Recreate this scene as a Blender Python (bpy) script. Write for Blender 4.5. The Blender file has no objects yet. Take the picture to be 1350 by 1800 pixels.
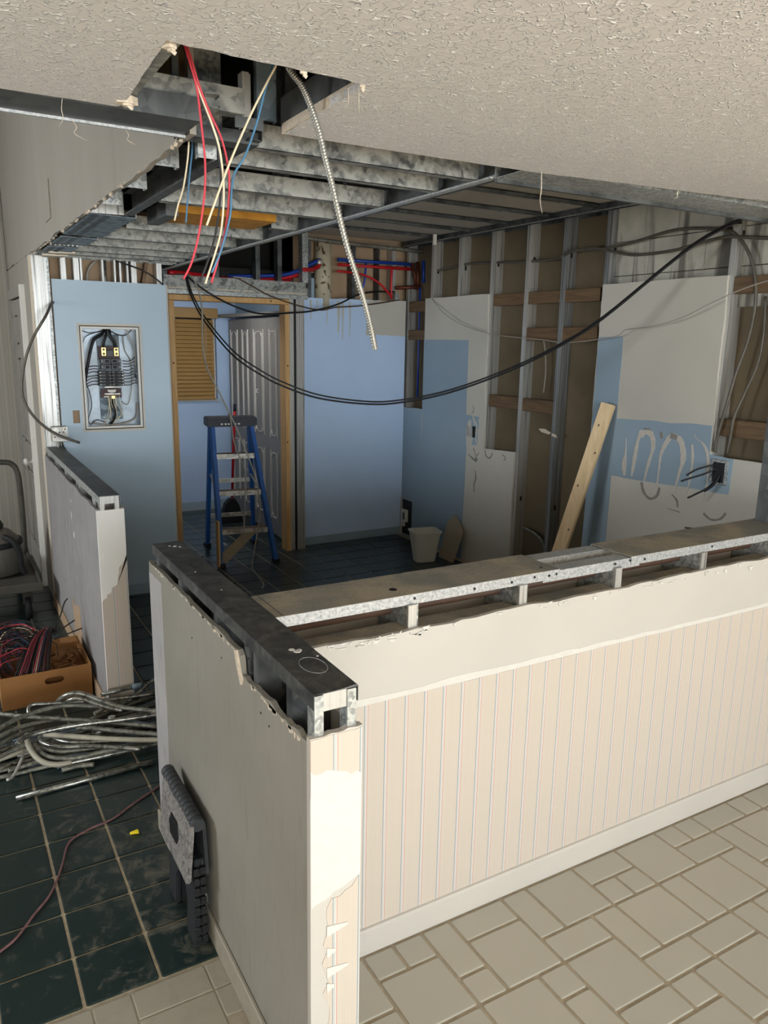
import bpy, bmesh, math, random
from mathutils import Vector, Matrix, Euler
random.seed(7)
C = bpy.context.scene.collection
scene = bpy.context.scene
PI = math.pi

# ------------------------------------------------------------------ camera
cam_d = bpy.data.cameras.new('camera')
cam_d.sensor_fit = 'VERTICAL'; cam_d.sensor_height = 36.0; cam_d.sensor_width = 27.0
cam_d.lens = 1352.0 / 1800.0 * 36.0
cam_d.clip_start = 0.02; cam_d.clip_end = 100
cam = bpy.data.objects.new('camera', cam_d); C.objects.link(cam)
RX, RY, RZ = -0.2167, -0.0180, -0.528
Mr = Matrix.Rotation(RZ, 3, 'Z') @ Matrix.Rotation(RX, 3, 'X') @ Matrix.Rotation(RY, 3, 'Y')
right, fwd, up = Mr.col[0], Mr.col[1], Mr.col[2]
Mc = Matrix((right, up, -fwd)).transposed().to_4x4()
Mc.translation = Vector((0, 0, 1.78))
cam.matrix_world = Mc
scene.camera = cam

# ------------------------------------------------------------------ light
world = bpy.data.worlds.new('world'); scene.world = world; world.use_nodes = True
bg = world.node_tree.nodes['Background']
bg.inputs[0].default_value = (0.80, 0.88, 1.0, 1); bg.inputs[1].default_value = 1.0

def area(name, loc, rot, sx, sy, power, col):
    l = bpy.data.lights.new(name, 'AREA'); l.shape = 'RECTANGLE'; l.size = sx; l.size_y = sy
    l.energy = power; l.color = col
    o = bpy.data.objects.new(name, l); C.objects.link(o); o.location = loc; o.rotation_euler = rot
    return o
# daylight through the three storefront windows behind the photographer
for wx, pw in ((-1.75, 90), (0.65, 150), (3.05, 120)):
    area('window_and_fill_light', (wx, -4.42, 1.45), (PI / 2, 0, 0), 2.1, 1.6, pw, (0.86, 0.94, 1.0))
# sun added for its floor bounce onto the ceiling, entering through the storefront
sun_d = bpy.data.lights.new('sun', 'SUN'); sun_d.energy = 76; sun_d.angle = 0.01; sun_d.color = (1.0, 0.975, 0.95)
sun = bpy.data.objects.new('sun', sun_d); C.objects.link(sun); sun.rotation_euler = (math.radians(55), 0, math.radians(-6))
# added fill lamps with no window: hall side and back room ceiling
area('window_and_fill_light', (-3.40, 4.2, 1.7), (PI / 2, 0, -PI / 2), 1.6, 1.2, 110, (0.86, 0.93, 1.0))
area('window_and_fill_light', (2.00, 6.60, 2.20), (PI * 0.14, 0, 0), 0.5, 0.4, 7, (0.95, 0.97, 1.0))

vs = scene.view_settings
vs.view_transform = 'Standard'; vs.look = 'None'; vs.exposure = 0.2; vs.gamma = 1.0
vs.use_curve_mapping = False

# ------------------------------------------------------------------ helpers
def wloc(o):
    v = Vector((0, 0, 0))
    while o is not None:
        v += o.location; o = o.parent
    return v

class MB:
    """collects shapes in world coordinates and links them as ONE mesh object"""
    def __init__(s): s.v = []; s.f = []; s.m = []; s.mi = 0; s.sm = []; s.smooth = False
    def add(s, vs_, fs):
        b = len(s.v); s.v += [Vector(p) for p in vs_]
        for f in fs:
            s.f.append([b + i for i in f]); s.m.append(s.mi); s.sm.append(s.smooth)
        return s
    def box(s, x0, x1, y0, y1, z0, z1):
        return s.add([(x0,y0,z0),(x1,y0,z0),(x1,y1,z0),(x0,y1,z0),(x0,y0,z1),(x1,y0,z1),(x1,y1,z1),(x0,y1,z1)],
            [(0,3,2,1),(4,5,6,7),(0,1,5,4),(1,2,6,5),(2,3,7,6),(3,0,4,7)])
    def cbox(s, x0, x1, y0, y1, z0, z1, c=0.003):
        """box with chamfered long edges on top and sides"""
        v = []
        for z, k in ((z0, c), (z0 + c, 0), (z1 - c, 0), (z1, c)):
            v += [(x0+k+c*0,y0+k,z),(x1-k,y0+k,z),(x1-k,y1-k,z),(x0+k,y1-k,z)]
        f = [(3,2,1,0),(12,13,14,15)]
        for l in range(3):
            for i in range(4):
                j = (i+1) % 4; f.append((l*4+i, l*4+j, l*4+4+j, l*4+4+i))
        return s.add(v, f)
    def obox(s, c, size, rot):
        """oriented box: centre, full size, Euler or Matrix"""
        R_ = rot if isinstance(rot, Matrix) else Euler(rot).to_matrix()
        hx, hy, hz = size[0]/2, size[1]/2, size[2]/2
        c = Vector(c)
        P = [c + R_ @ Vector((a*hx, b*hy, d*hz)) for d in (-1, 1) for a, b in ((-1,-1),(1,-1),(1,1),(-1,1))]
        return s.add(P, [(0,3,2,1),(4,5,6,7),(0,1,5,4),(1,2,6,5),(2,3,7,6),(3,0,4,7)])
    def prism(s, pts, ax, d0, d1):
        """polygon in the plane normal to ax, extruded between d0 and d1"""
        n = len(pts); v = []
        for d in (d0, d1):
            for a, b in pts:
                v.append((d,a,b) if ax == 'x' else (a,d,b) if ax == 'y' else (a,b,d))
        f = [tuple(range(n))[::-1], tuple(range(n, 2*n))]
        for i in range(n):
            j = (i+1) % n; f.append((i, j, n+j, n+i))
        return s.add(v, f)
    def cprof(s, o, u, vv, L, w, f, t=0.0016, lip=0.006):
        """C section: web w along u, flanges f along vv, run along L"""
        o, u, vv, L = Vector(o), Vector(u).normalized(), Vector(vv).normalized(), Vector(L)
        if lip: pr = [(0,0),(w,0),(w,f),(w-lip,f),(w-lip,f-t),(w-t,f-t),(w-t,t),(t,t),(t,f-t),(lip,f-t),(lip,f),(0,f)]
        else: pr = [(0,0),(w,0),(w,f),(w-t,f),(w-t,t),(t,t),(t,f),(0,f)]
        n = len(pr)
        P = [o + u*a + vv*b for a, b in pr] + [o + u*a + vv*b + L for a, b in pr]
        fs = [tuple(range(n))[::-1], tuple(range(n, 2*n))] + [(i, (i+1) % n, n+(i+1) % n, n+i) for i in range(n)]
        return s.add(P, fs)
    def tube(s, pts, r, seg=8, sub=4, caps=True, hollow=0, flat=1.0):
        pts = [Vector(p) for p in pts]
        if sub > 1 and len(pts) > 2: pts = spline(pts, sub)
        n = len(pts)
        rs = r if isinstance(r, (list, tuple)) else [r]*n
        if len(rs) != n: rs = [rs[min(len(rs)-1, int(i*len(rs)/n))] for i in range(n)]
        T = []
        for i in range(n):
            a = pts[max(0, i-1)]; b = pts[min(n-1, i+1)]; T.append((b-a).normalized())
        ref = Vector((0,0,1)) if abs(T[0].z) < 0.9 else Vector((1,0,0))
        N = T[0].cross(ref).normalized(); base = len(s.v)
        old = s.smooth; s.smooth = True
        vv = []
        for i in range(n):
            N = (N - T[i]*N.dot(T[i])).normalized(); B = T[i].cross(N)
            for k in range(seg):
                a = 2*PI*k/seg; vv.append(pts[i] + (N*math.cos(a) + B*math.sin(a)*flat)*rs[i])
        fs = []
        for i in range(n-1):
            for k in range(seg):
                k2 = (k+1) % seg; fs.append((i*seg+k, i*seg+k2, (i+1)*seg+k2, (i+1)*seg+k))
        s.add(vv, fs)
        s.smooth = False
        if caps:
            m = len(s.v) - n*seg
            s.add([], []); s.f.append([m+k for k in range(seg)][::-1]); s.m.append(s.mi); s.sm.append(False)
            s.f.append([m+(n-1)*seg+k for k in range(seg)]); s.m.append(s.mi); s.sm.append(False)
        s.smooth = old
        return s
    def lathe(s, c, prof, seg=20, ax='z', smooth=True):
        c = Vector(c); vv = []
        for r, h in prof:
            for k in range(seg):
                a = 2*PI*k/seg; x, y = r*math.cos(a), r*math.sin(a)
                vv.append(c + (Vector((x,y,h)) if ax == 'z' else Vector((h,x,y)) if ax == 'x' else Vector((x,h,y))))
        fs = []
        for i in range(len(prof)-1):
            for k in range(seg):
                k2 = (k+1) % seg; fs.append((i*seg+k, i*seg+k2, (i+1)*seg+k2, (i+1)*seg+k))
        old = s.smooth; s.smooth = smooth; s.add(vv, fs); s.smooth = old
        b = len(s.v) - len(vv)
        s.f.append([b+k for k in range(seg)][::-1]); s.m.append(s.mi); s.sm.append(False)
        s.f.append([b+(len(prof)-1)*seg+k for k in range(seg)]); s.m.append(s.mi); s.sm.append(False)
        return s
    def ribbon(s, pts, w, ax, d0, d1, sub=4):
        """flat strip of varying width drawn on a wall"""
        P = [Vector((a, b, 0)) for a, b in pts]
        ws = w if isinstance(w, (list, tuple)) else [w]*len(P)
        Q = spline(P, sub) if len(P) > 2 else P
        n = len(Q); L, Rr = [], []
        for i, q in enumerate(Q):
            t = (Q[min(n-1, i+1)] - Q[max(0, i-1)]).normalized(); nn = Vector((-t.y, t.x, 0))
            k = i/(n-1)*(len(ws)-1); k0 = int(k); ww = ws[k0] + (ws[min(k0+1, len(ws)-1)] - ws[k0])*(k-k0)
            ww *= random.uniform(0.8, 1.2)
            L.append(q + nn*ww/2); Rr.append(q - nn*ww/2)
        for i in range(n-1):
            s.prism([(L[i].x,L[i].y),(L[i+1].x,L[i+1].y),(Rr[i+1].x,Rr[i+1].y),(Rr[i].x,Rr[i].y)], ax, d0, d1)
        return s
    def build(s, name, mat, parent=None, label=None, cat=None, group=None, kind=None, bevel=0, origin=None):
        me = bpy.data.meshes.new(name)
        if parent is not None: off = wloc(parent)
        elif origin is not None: off = Vector(origin)
        else:
            xs = [p.x for p in s.v]; ys = [p.y for p in s.v]; zs = [p.z for p in s.v]
            off = Vector(((min(xs)+max(xs))/2, (min(ys)+max(ys))/2, min(zs)))
        me.from_pydata([tuple(p - off) for p in s.v], [], s.f)
        mats = mat if isinstance(mat, (list, tuple)) else [mat]
        for m in mats: me.materials.append(m)
        bm = bmesh.new(); bm.from_mesh(me)
        bm.faces.ensure_lookup_table()
        for i, f in enumerate(bm.faces): f.material_index = s.m[i]; f.smooth = s.sm[i]
        bmesh.ops.recalc_face_normals(bm, faces=bm.faces)
        if bevel:
            es = [e for e in bm.edges if len(e.link_faces) == 2 and e.calc_face_angle(0) > 0.6]
            bmesh.ops.bevel(bm, geom=es, offset=bevel, segments=2, affect='EDGES', clamp_overlap=True)
        bm.to_mesh(me); bm.free()
        o = bpy.data.objects.new(name, me); C.objects.link(o)
        if parent is not None: o.parent = parent
        else: o.location = off
        tag(o, label, cat, group, kind)
        return o

def spline(P, sub):
    out = []; n = len(P)
    for i in range(n-1):
        p0, p1, p2, p3 = P[max(0,i-1)], P[i], P[i+1], P[min(n-1,i+2)]
        for k in range(sub):
            t = k/sub
            out.append(0.5*((2*p1) + (p2-p0)*t + (2*p0-5*p1+4*p2-p3)*t*t + (3*p1-p0-3*p2+p3)*t**3))
    out.append(P[-1]); return out

def tag(o, label=None, cat=None, group=None, kind=None):
    if label: o['label'] = label
    if cat: o['category'] = cat
    if group: o['group'] = group
    if kind: o['kind'] = kind
    return o
def thing(name, loc, label=None, cat=None, group=None, kind=None):
    o = bpy.data.objects.new(name, None); C.objects.link(o); o.location = loc; o.empty_display_size = 0.1
    return tag(o, label, cat, group, kind)
def jag(p0, p1, n, amp, seed=0, ends=True):
    """a torn edge: points from p0 to p1 with noise across"""
    r = random.Random(seed); p0, p1 = Vector(p0), Vector(p1); d = (p1-p0); nn = Vector((-d.y, d.x)).normalized()
    out = [tuple(p0)]; w = 0
    for i in range(1, n):
        t = (i + r.uniform(-0.3, 0.3))/n; w = w*0.5 + r.uniform(-1, 1)*amp
        q = p0 + d*t + nn*w; out.append((q.x, q.y))
    if ends: out.append(tuple(p1))
    return out

# ------------------------------------------------------------------ materials
def srgb(r, g, b):
    f = lambda c: (c/255/12.92) if c/255 <= 0.04045 else ((c/255+0.055)/1.055)**2.4
    return (f(r), f(g), f(b), 1)
class NT:
    def __init__(s, name, rough=0.6, metal=0.0, spec=0.5):
        s.m = bpy.data.materials.new(name); s.m.use_nodes = True; s.t = s.m.node_tree; s.n = s.t.nodes
        s.b = s.n['Principled BSDF']; s.b.inputs['Roughness'].default_value = rough; s.b.inputs['Metallic'].default_value = metal
        s.b.inputs['Specular IOR Level'].default_value = spec
        s.geo = s.n.new('ShaderNodeNewGeometry'); s.pos = s.geo.outputs['Position']
    def l(s, a, b): s.t.links.new(a, b)
    def noise(s, scale, detail=3, dist=0.0, vec=None, rough=0.55):
        n = s.n.new('ShaderNodeTexNoise'); n.inputs['Scale'].default_value = scale; n.inputs['Detail'].default_value = detail
        n.inputs['Distortion'].default_value = dist; n.inputs['Roughness'].default_value = rough
        s.l(vec or s.pos, n.inputs['Vector']); return n.outputs['Fac']
    def vor(s, scale, vec=None, out='Color', feature='F1'):
        n = s.n.new('ShaderNodeTexVoronoi'); n.feature = feature; n.inputs['Scale'].default_value = scale
        s.l(vec or s.pos, n.inputs['Vector']); return n.outputs[out]
    def math(s, op, a, b=None, c=None, clamp=False):
        n = s.n.new('ShaderNodeMath'); n.operation = op; n.use_clamp = clamp
        for i, x in enumerate((a, b, c)):
            if x is None: continue
            if isinstance(x, (int, float)): n.inputs[i].default_value = x
            else: s.l(x, n.inputs[i])
        return n.outputs[0]
    def ramp(s, fac, stops, interp='LINEAR'):
        n = s.n.new('ShaderNodeValToRGB'); n.color_ramp.interpolation = interp; e = n.color_ramp.elements
        while len(e) < len(stops): e.new(0.5)
        for i, (p, c) in enumerate(stops):
            e[i].position = p; e[i].color = c if len(c) == 4 else (*c, 1)
        s.l(fac, n.inputs[0]); return n.outputs[0]
    def mix(s, fac, a, b, mode='MIX'):
        n = s.n.new('ShaderNodeMix'); n.data_type = 'RGBA'; n.blend_type = mode
        for i, x in ((0, fac), (6, a), (7, b)):
            if isinstance(x, (int, float)): n.inputs[i].default_value = x
            elif isinstance(x, tuple): n.inputs[i].default_value = x
            else: s.l(x, n.inputs[i])
        return n.outputs[2]
    def xyz(s):
        n = s.n.new('ShaderNodeSeparateXYZ'); s.l(s.pos, n.inputs[0]); return n.outputs
    def mapv(s, scale, rot=(0,0,0)):
        n = s.n.new('ShaderNodeMapping'); n.inputs['Scale'].default_value = scale; n.inputs['Rotation'].default_value = rot
        s.l(s.pos, n.inputs[0]); return n.outputs[0]
    def col(s, c):
        if isinstance(c, tuple): s.b.inputs['Base Color'].default_value = c
        else: s.l(c, s.b.inputs['Base Color'])
        return s
    def rough(s, r): s.l(r, s.b.inputs['Roughness']); return s
    def bump(s, h, strength=0.3, dist=0.01):
        n = s.n.new('ShaderNodeBump'); n.inputs['Strength'].default_value = strength; n.inputs['Distance'].default_value = dist
        s.l(h, n.inputs['Height']); s.l(n.outputs[0], s.b.inputs['Normal']); return s

def simple(name, c, rough=0.6, metal=0.0, var=0.12, scale=20, bump=0.0, spec=0.4):
    t = NT(name, rough, metal, spec)
    d = tuple(x*(1-var) for x in c[:3]) + (1,); e = tuple(min(1, x*(1+var)) for x in c[:3]) + (1,)
    f = t.noise(scale, 4)
    t.col(t.ramp(f, [(0.3, d), (0.7, e)]))
    if bump: t.bump(f, bump, 0.004)
    return t.m
def galv(name, dark, light, scale=55, rough=0.42, metal=0.75, dust=None, blotch=0.5):
    t = NT(name, rough, metal, 0.5)
    v = t.vor(scale); sep = t.n.new('ShaderNodeSeparateColor'); t.l(v, sep.inputs[0])
    n = t.noise(scale*0.25, 4, 0.8)
    f = t.math('ADD', t.math('MULTIPLY', sep.outputs[0], 1-blotch), t.math('MULTIPLY', n, blotch*1.2))
    c = t.ramp(f, [(0.36, dark), (0.52, tuple((a+b)/2 for a, b in zip(dark, light))), (0.68, light)])
    if dust:
        g = t.noise(9, 6, 0.5); k = t.ramp(g, [(0.42, (0,0,0)), (0.62, (1,1,1))])
        c = t.mix(k, c, dust)
    t.col(c); t.rough(t.ramp(n, [(0.3, (rough-0.1,)*3), (0.7, (rough+0.15,)*3)])); return t.m

M = {}
M['galv'] = galv('galvanised steel', srgb(136,139,138), srgb(184,186,181), 110, metal=0.55)
M['galv_mottle'] = galv('mottled galvanised joist steel', srgb(80,82,81), srgb(162,162,155), 62, 0.5, 0.35, blotch=0.8)
M['galv_bright'] = galv('bright galvanised steel', srgb(186,188,188), srgb(222,222,218), 220, 0.36, 0.5, blotch=0.4)
t = NT('bright rolled steel', 0.34, 0.45)
vm = t.mapv((95, 95, 1.5)); n = t.noise(1, 4, 0.3, vec=vm); n2 = t.noise(40, 4, 0.6)
c = t.ramp(n, [(0.32, srgb(104,103,99)), (0.44, srgb(180,178,172)), (0.68, srgb(196,194,187))])
c = t.mix(t.ramp(n2, [(0.55, (0,0,0)), (0.75, (0.35,)*3)]), c, srgb(160,158,150)); t.col(c); M['galv_bright'] = t.m
t = NT('grey rolled steel', 0.38, 0.5)
n = t.noise(1, 4, 0.3, vec=t.mapv((95, 95, 1.5))); t.col(t.ramp(n, [(0.34, srgb(96,98,99)), (0.68, srgb(176,177,175))])); M['steel_grey'] = t.m  # darker grey version of the rolled steel above
t = NT('bright spangled flange', 0.4, 0.3)
n = t.noise(120, 3, 0.6); t.col(t.ramp(n, [(0.36, srgb(146,149,150)), (0.62, srgb(188,189,187))])); M['flange'] = t.m
M['galv_dark'] = galv('dark dusty galvanised steel', srgb(52,54,55), srgb(96,98,97), 22, 0.5, 0.55, blotch=0.8)
M['galv_blue'] = galv('blue grey slotted steel', srgb(84,96,104), srgb(132,146,154), 30, 0.5, 0.4)
t = NT('dark steel plate with dust smears', 0.5, 0.3)
n = t.noise(14, 8, 1.2); n2 = t.noise(60, 4, 2.0)
c = t.mix(t.ramp(n, [(0.35, (0,0,0)), (0.7, (1,1,1))]), srgb(50,52,52), srgb(92,91,87))
c = t.mix(t.ramp(t.math('MULTIPLY', n2, n), [(0.30, (0,0,0)), (0.42, (0.55,)*3)]), c, srgb(122,117,106))
M['plate_dark'] = t.col(c).m
t = NT('steel plate under brown dust', 0.75, 0.1)
n = t.noise(7, 8, 0.6); n2 = t.noise(90, 4)
c = t.mix(t.ramp(n, [(0.35, (0,0,0)), (0.62, (1,1,1))]), srgb(128,126,119), srgb(164,152,132))
c = t.mix(t.ramp(n2, [(0.5, (0,0,0)), (0.8, (0.5,)*3)]), c, srgb(96,90,80))
M['plate_dust'] = t.col(c).m
M['white_edge'] = simple('gypsum core', srgb(204,190,170), 0.9, var=0.15, scale=120, bump=0.4)
M['drywall'] = simple('painted drywall cream', srgb(184,178,168), 0.75, var=0.03, scale=3)
M['drywall_grey'] = simple('bare drywall paper', srgb(178,170,156), 0.85, var=0.06, scale=4)
M['tan'] = simple('tan backing board', srgb(104,91,70), 0.9, var=0.16, scale=3)
M['tan_light'] = simple('pale brown backing board', srgb(166,140,112), 0.9, var=0.10, scale=4)
M['white_paint'] = simple('white paint', srgb(214,210,200), 0.5, var=0.03)
M['header_paint'] = None
t = NT('grey plaster header with stains', 0.6)
vm = t.mapv((3.2, 3.2, 0.7)); n = t.noise(1, 2, 0.4, vec=vm)
c = t.ramp(n, [(0.30, srgb(136,129,117)), (0.36, srgb(150,143,131)), (0.75, srgb(155,148,137))])
M['header_paint'] = t.col(c).m
# left wall faces: scraped paper, scuffs and vertical tape lines
def scuffed(name, c0, c1, streak, tone=0.5):
    t = NT(name, 0.8)
    vm = t.mapv((30, 30, 4)); n = t.noise(1, 8, 1.5, vec=vm); n1 = t.noise(2.2, 5, 0.3)
    c = t.mix(t.ramp(n1, [(0.35, (0,0,0)), (0.65, (1,1,1))]), c0, c1)
    c = t.mix(t.ramp(n, [(0.56, (0,0,0)), (0.64, (tone,)*3)]), c, streak)
    t.col(c); t.bump(n, 0.15, 0.003); return t.m
M['wall_left_face'] = scuffed('scraped grey green wallboard', srgb(134,129,117), srgb(143,138,127), srgb(122,115,103), 0.3)
M['wall_paper_strip'] = scuffed('peeled grey paper', srgb(160,156,153), srgb(174,170,166), srgb(130,124,124), 0.6)
M['stub_face'] = scuffed('scuffed grey wallboard', srgb(132,128,125), srgb(146,142,138), srgb(106,101,99), 0.6)
def bluepaint(name, c):
    t = NT(name, 0.42, 0, 0.5)
    n = t.noise(1.6, 4, 0.3); d = tuple(x*0.92 for x in c[:3]) + (1,)
    t.col(t.ramp(n, [(0.35, d), (0.65, c)])); t.bump(t.noise(180, 2), 0.05, 0.002); return t.m
M['blue'] = bluepaint('light blue wall paint', srgb(194,217,246))
M['blue_grey'] = bluepaint('grey blue wall paint', srgb(170,189,202))
M['blue_dark'] = bluepaint('dusty blue wall paint', srgb(146,165,178))
M['end_white'] = simple('white end cap paint', srgb(222,220,214), 0.6, var=0.03, scale=4)
M['white_board'] = simple('white primed board', srgb(194,189,177), 0.7, var=0.05, scale=2)
M['glue'] = simple('dried adhesive', srgb(196,188,176), 0.8, var=0.1, scale=60)
M['glue_dark'] = simple('grey adhesive stain', srgb(138,134,126), 0.8, var=0.1, scale=60)
t = NT('stained concrete block', 0.9)
vm = t.mapv((9, 9, 0.8)); n = t.noise(1, 5, 0.5, vec=vm); n2 = t.noise(6, 6)
z = t.xyz()[2]
c = t.mix(t.ramp(n2, [(0.35, (0,0,0)), (0.65, (1,1,1))]), srgb(168,164,151), srgb(192,187,173))
c = t.mix(t.ramp(n, [(0.5, (0,0,0)), (0.62, (0.8,)*3)]), c, srgb(76,72,64))
M['block'] = t.col(c).m
# wallpaper
def wallpaper(name, x0, p, axis=0):
    t = NT(name, 0.7)
    x = t.xyz()[axis]
    fr = t.math('FRACT', t.math('DIVIDE', t.math('SUBTRACT', x, x0), p))
    base = srgb(187,176,162); pale = srgb(208,201,191); blue = srgb(118,136,146); pink = srgb(184,128,116); fine = srgb(182,170,155)
    st = [(0, blue), (0.045, pale), (0.085, blue), (0.105, pale), (0.15, pink), (0.185, base),
          (0.40, fine), (0.425, base), (0.50, fine), (0.52, base), (0.62, fine), (0.64, base), (0.80, fine), (0.82, base), (0.90, fine), (0.915, base)]
    c = t.ramp(fr, st, 'CONSTANT')
    n = t.noise(1.2, 3); c = t.mix(t.ramp(n, [(0.3, (0,0,0)), (0.7, (0.30,)*3)]), c, srgb(188,175,157))
    t.col(c); t.bump(t.noise(300, 2), 0.08, 0.001); return t.m
M['paper_front'] = wallpaper('striped wallpaper', 1.012, 0.0655)
M['paper_end'] = wallpaper('striped wallpaper on the end cap', 0.636, 0.0615)
M['paper_torn'] = simple('white paper backing', srgb(200,196,187), 0.9, var=0.03, scale=30, bump=0.3)
# textured ceiling
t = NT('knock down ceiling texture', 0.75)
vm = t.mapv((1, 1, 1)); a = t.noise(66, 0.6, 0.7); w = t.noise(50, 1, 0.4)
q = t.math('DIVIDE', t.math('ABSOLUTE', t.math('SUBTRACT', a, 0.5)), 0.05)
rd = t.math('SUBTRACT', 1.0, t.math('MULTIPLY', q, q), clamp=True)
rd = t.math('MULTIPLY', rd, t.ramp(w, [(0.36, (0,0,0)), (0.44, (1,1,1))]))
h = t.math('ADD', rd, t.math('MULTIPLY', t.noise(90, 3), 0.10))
t.col(t.mix(t.math('MULTIPLY', rd, 0.8), srgb(207,203,199), srgb(244,242,239))); t.bump(h, 0.8, 0.005); M['ceiling'] = t.m  # ridges coloured paler than the base: lit highlights painted into the colour
# floor
def tilemat(name, c0, c1, rough, dirt, lo, hi, boost=False, var=0.1):
    t = NT(name, rough, 0, 0.5)
    oi = t.n.new('ShaderNodeObjectInfo')
    n = t.noise(5, 6, 0.4)
    c = t.mix(n, c0, c1)
    c = t.mix(t.math('MULTIPLY', oi.outputs['Random'], var*3), c, tuple(x*0.8 for x in c1[:3]) + (1,))
    d = t.noise(15, 10, 0.55, rough=0.72)
    if boost:
        x, y, z = t.xyz()
        nx = t.math('MULTIPLY', t.math('SUBTRACT', x, 0.12), 2.2, clamp=True)
        near = t.math('SUBTRACT', 1.0, t.math('DIVIDE', t.math('ABSOLUTE', t.math('SUBTRACT', y, 2.35)), 0.95), clamp=True)
        west = t.math('LESS_THAN', x, 0.6)
        k = t.math('MULTIPLY', t.math('MULTIPLY', nx, near), west)
        d = t.math('ADD', d, t.math('MULTIPLY', k, 0.13))
    c = t.mix(t.ramp(d, [(lo, (0,0,0)), (hi, (0.85,)*3)]), c, dirt)
    t.col(c); t.rough(t.ramp(d, [(lo, (rough,)*3), (hi, (0.85,)*3)])); t.bump(t.noise(7, 3), 0.08, 0.004)
    return t.m
M['tile_dark'] = tilemat('dark green glazed floor tile', srgb(22,36,35), srgb(34,50,48), 0.28, srgb(112,106,92), 0.56, 0.76, True)
M['tile_light'] = tilemat('cream floor tile', srgb(168,164,150), srgb(174,170,157), 0.45, srgb(156,149,134), 0.66, 0.9)
M['tile_dusty'] = tilemat('cream floor tile under dust', srgb(152,144,128), srgb(158,150,134), 0.6, srgb(142,134,118), 0.5, 0.8, var=0.03)
M['grout_dark'] = simple('tan grout', srgb(186,170,142), 0.9, var=0.2, scale=40, bump=0.3)
M['grout_light'] = simple('brown grout', srgb(156,144,124), 0.9, var=0.12, scale=40, bump=0.3)
def wood(name, c0, c1, sc=(2, 60, 60), rot=(0,0,0)):
    t = NT(name, 0.65); vm = t.mapv(sc, rot); n = t.noise(1, 5, 1.0, vec=vm)
    t.col(t.ramp(n, [(0.3, c0), (0.7, c1)])); t.bump(n, 0.1, 0.002); return t.m
M['pine'] = wood('pine jamb', srgb(196,150,92), srgb(216,174,116), (25, 25, 3))
M['pine_light'] = wood('fresh pine stud', srgb(206,176,132), srgb(226,200,158), (28, 28, 4))
M['block_wood'] = wood('brown wood blocking', srgb(84,64,42), srgb(118,92,62), (20, 4, 60))
M['blind'] = simple('tan wooden blind', srgb(172,134,80), 0.5, var=0.06, scale=6)
M['card'] = simple('brown cardboard', srgb(150,104,58), 0.85, var=0.08, scale=8)
M['card_in'] = simple('cardboard inside', srgb(120,78,40), 0.9, var=0.1)
M['particle'] = simple('grey particle board', srgb(160,146,122), 0.9, var=0.08, scale=60)
M['black'] = simple('black cable jacket', srgb(18,18,20), 0.45, var=0.1)
M['black_rubber'] = simple('black rubber', srgb(24,24,25), 0.7, var=0.15)
M['grey_cable'] = simple('grey cable jacket', srgb(156,150,140), 0.5, var=0.1)
M['dark_cable'] = simple('dark grey armoured cable', srgb(92,86,76), 0.5, 0.3, var=0.15)
M['brown_cable'] = simple('brown cable', srgb(78,54,38), 0.6)
M['red_wire'] = simple('red wire', srgb(196,62,74), 0.45, var=0.05)
M['cream_wire'] = simple('cream wire', srgb(222,208,176), 0.5, var=0.05)
M['blue_wire'] = simple('blue wire', srgb(74,118,150), 0.45, var=0.08)
M['black_wire'] = simple('black wire', srgb(36,34,34), 0.5)
M['pink_wire'] = simple('faded red and white cable', srgb(118,84,82), 0.6, var=0.3, scale=60)
M['pex_red'] = simple('red pipe', srgb(190,28,34), 0.35, var=0.05)
M['pex_blue'] = simple('blue pipe', srgb(28,62,150), 0.35, var=0.05)
M['copper'] = simple('old copper pipe', srgb(96,48,34), 0.45, 0.5, var=0.3)
M['orange'] = simple('orange foam insulation', srgb(176,124,44), 0.9, var=0.25, scale=12, bump=0.5)
M['emt'] = galv('galvanised conduit', srgb(118,118,112), srgb(176,175,166), 70, 0.3, 0.85, blotch=0.6)
M['emt_dull'] = galv('dull dusty conduit', srgb(96,95,86), srgb(140,138,126), 60, 0.5, 0.5, blotch=0.6)
M['emt_cream'] = simple('cream coated conduit', srgb(168,162,144), 0.5, 0.1, var=0.1, scale=30)
M['flex'] = simple('spiral flexible conduit', srgb(150,148,140), 0.35, 0.6, var=0.1)
M['yellow'] = simple('yellow plastic', srgb(226,200,30), 0.4, var=0.03)
M['box_steel'] = galv('enclosure steel', srgb(110,120,128), srgb(168,176,182), 14, 0.4, 0.5, blotch=0.9)
M['brass'] = simple('brass lug', srgb(214,190,128), 0.35, 0.6, var=0.1)
M['breaker'] = simple('black breaker plastic', srgb(40,40,42), 0.4, var=0.1)
M['maroon'] = simple('maroon insulator', srgb(62,30,32), 0.5)
M['door_grey'] = simple('white door with painted shade', srgb(136,131,123), 0.5, var=0.04)  # shade mixed into this white door's colour; its mouldings stay pale
M['door_white'] = simple('off white door paint', srgb(214,208,196), 0.5, var=0.04)
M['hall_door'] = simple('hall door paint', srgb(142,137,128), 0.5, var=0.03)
M['ladder_blue'] = simple('blue fibreglass', srgb(30,88,160), 0.45, var=0.1, scale=8)
M['ladder_black'] = simple('dark navy plastic', srgb(24,30,42), 0.5)
M['alu'] = galv('worn aluminium tread', srgb(160,156,148), srgb(206,202,192), 30, 0.4, 0.5)
M['bin'] = simple('translucent white plastic', srgb(198,196,184), 0.4, var=0.03)
M['stool'] = simple('dark grey plastic', srgb(52,54,56), 0.6, var=0.15, scale=30)
M['stool_light'] = simple('black moulded plastic', srgb(38,40,42), 0.55, var=0.15)
t = NT('scuffed grey stool tread', 0.7)
n = t.noise(26, 4, 2.5)
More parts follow.
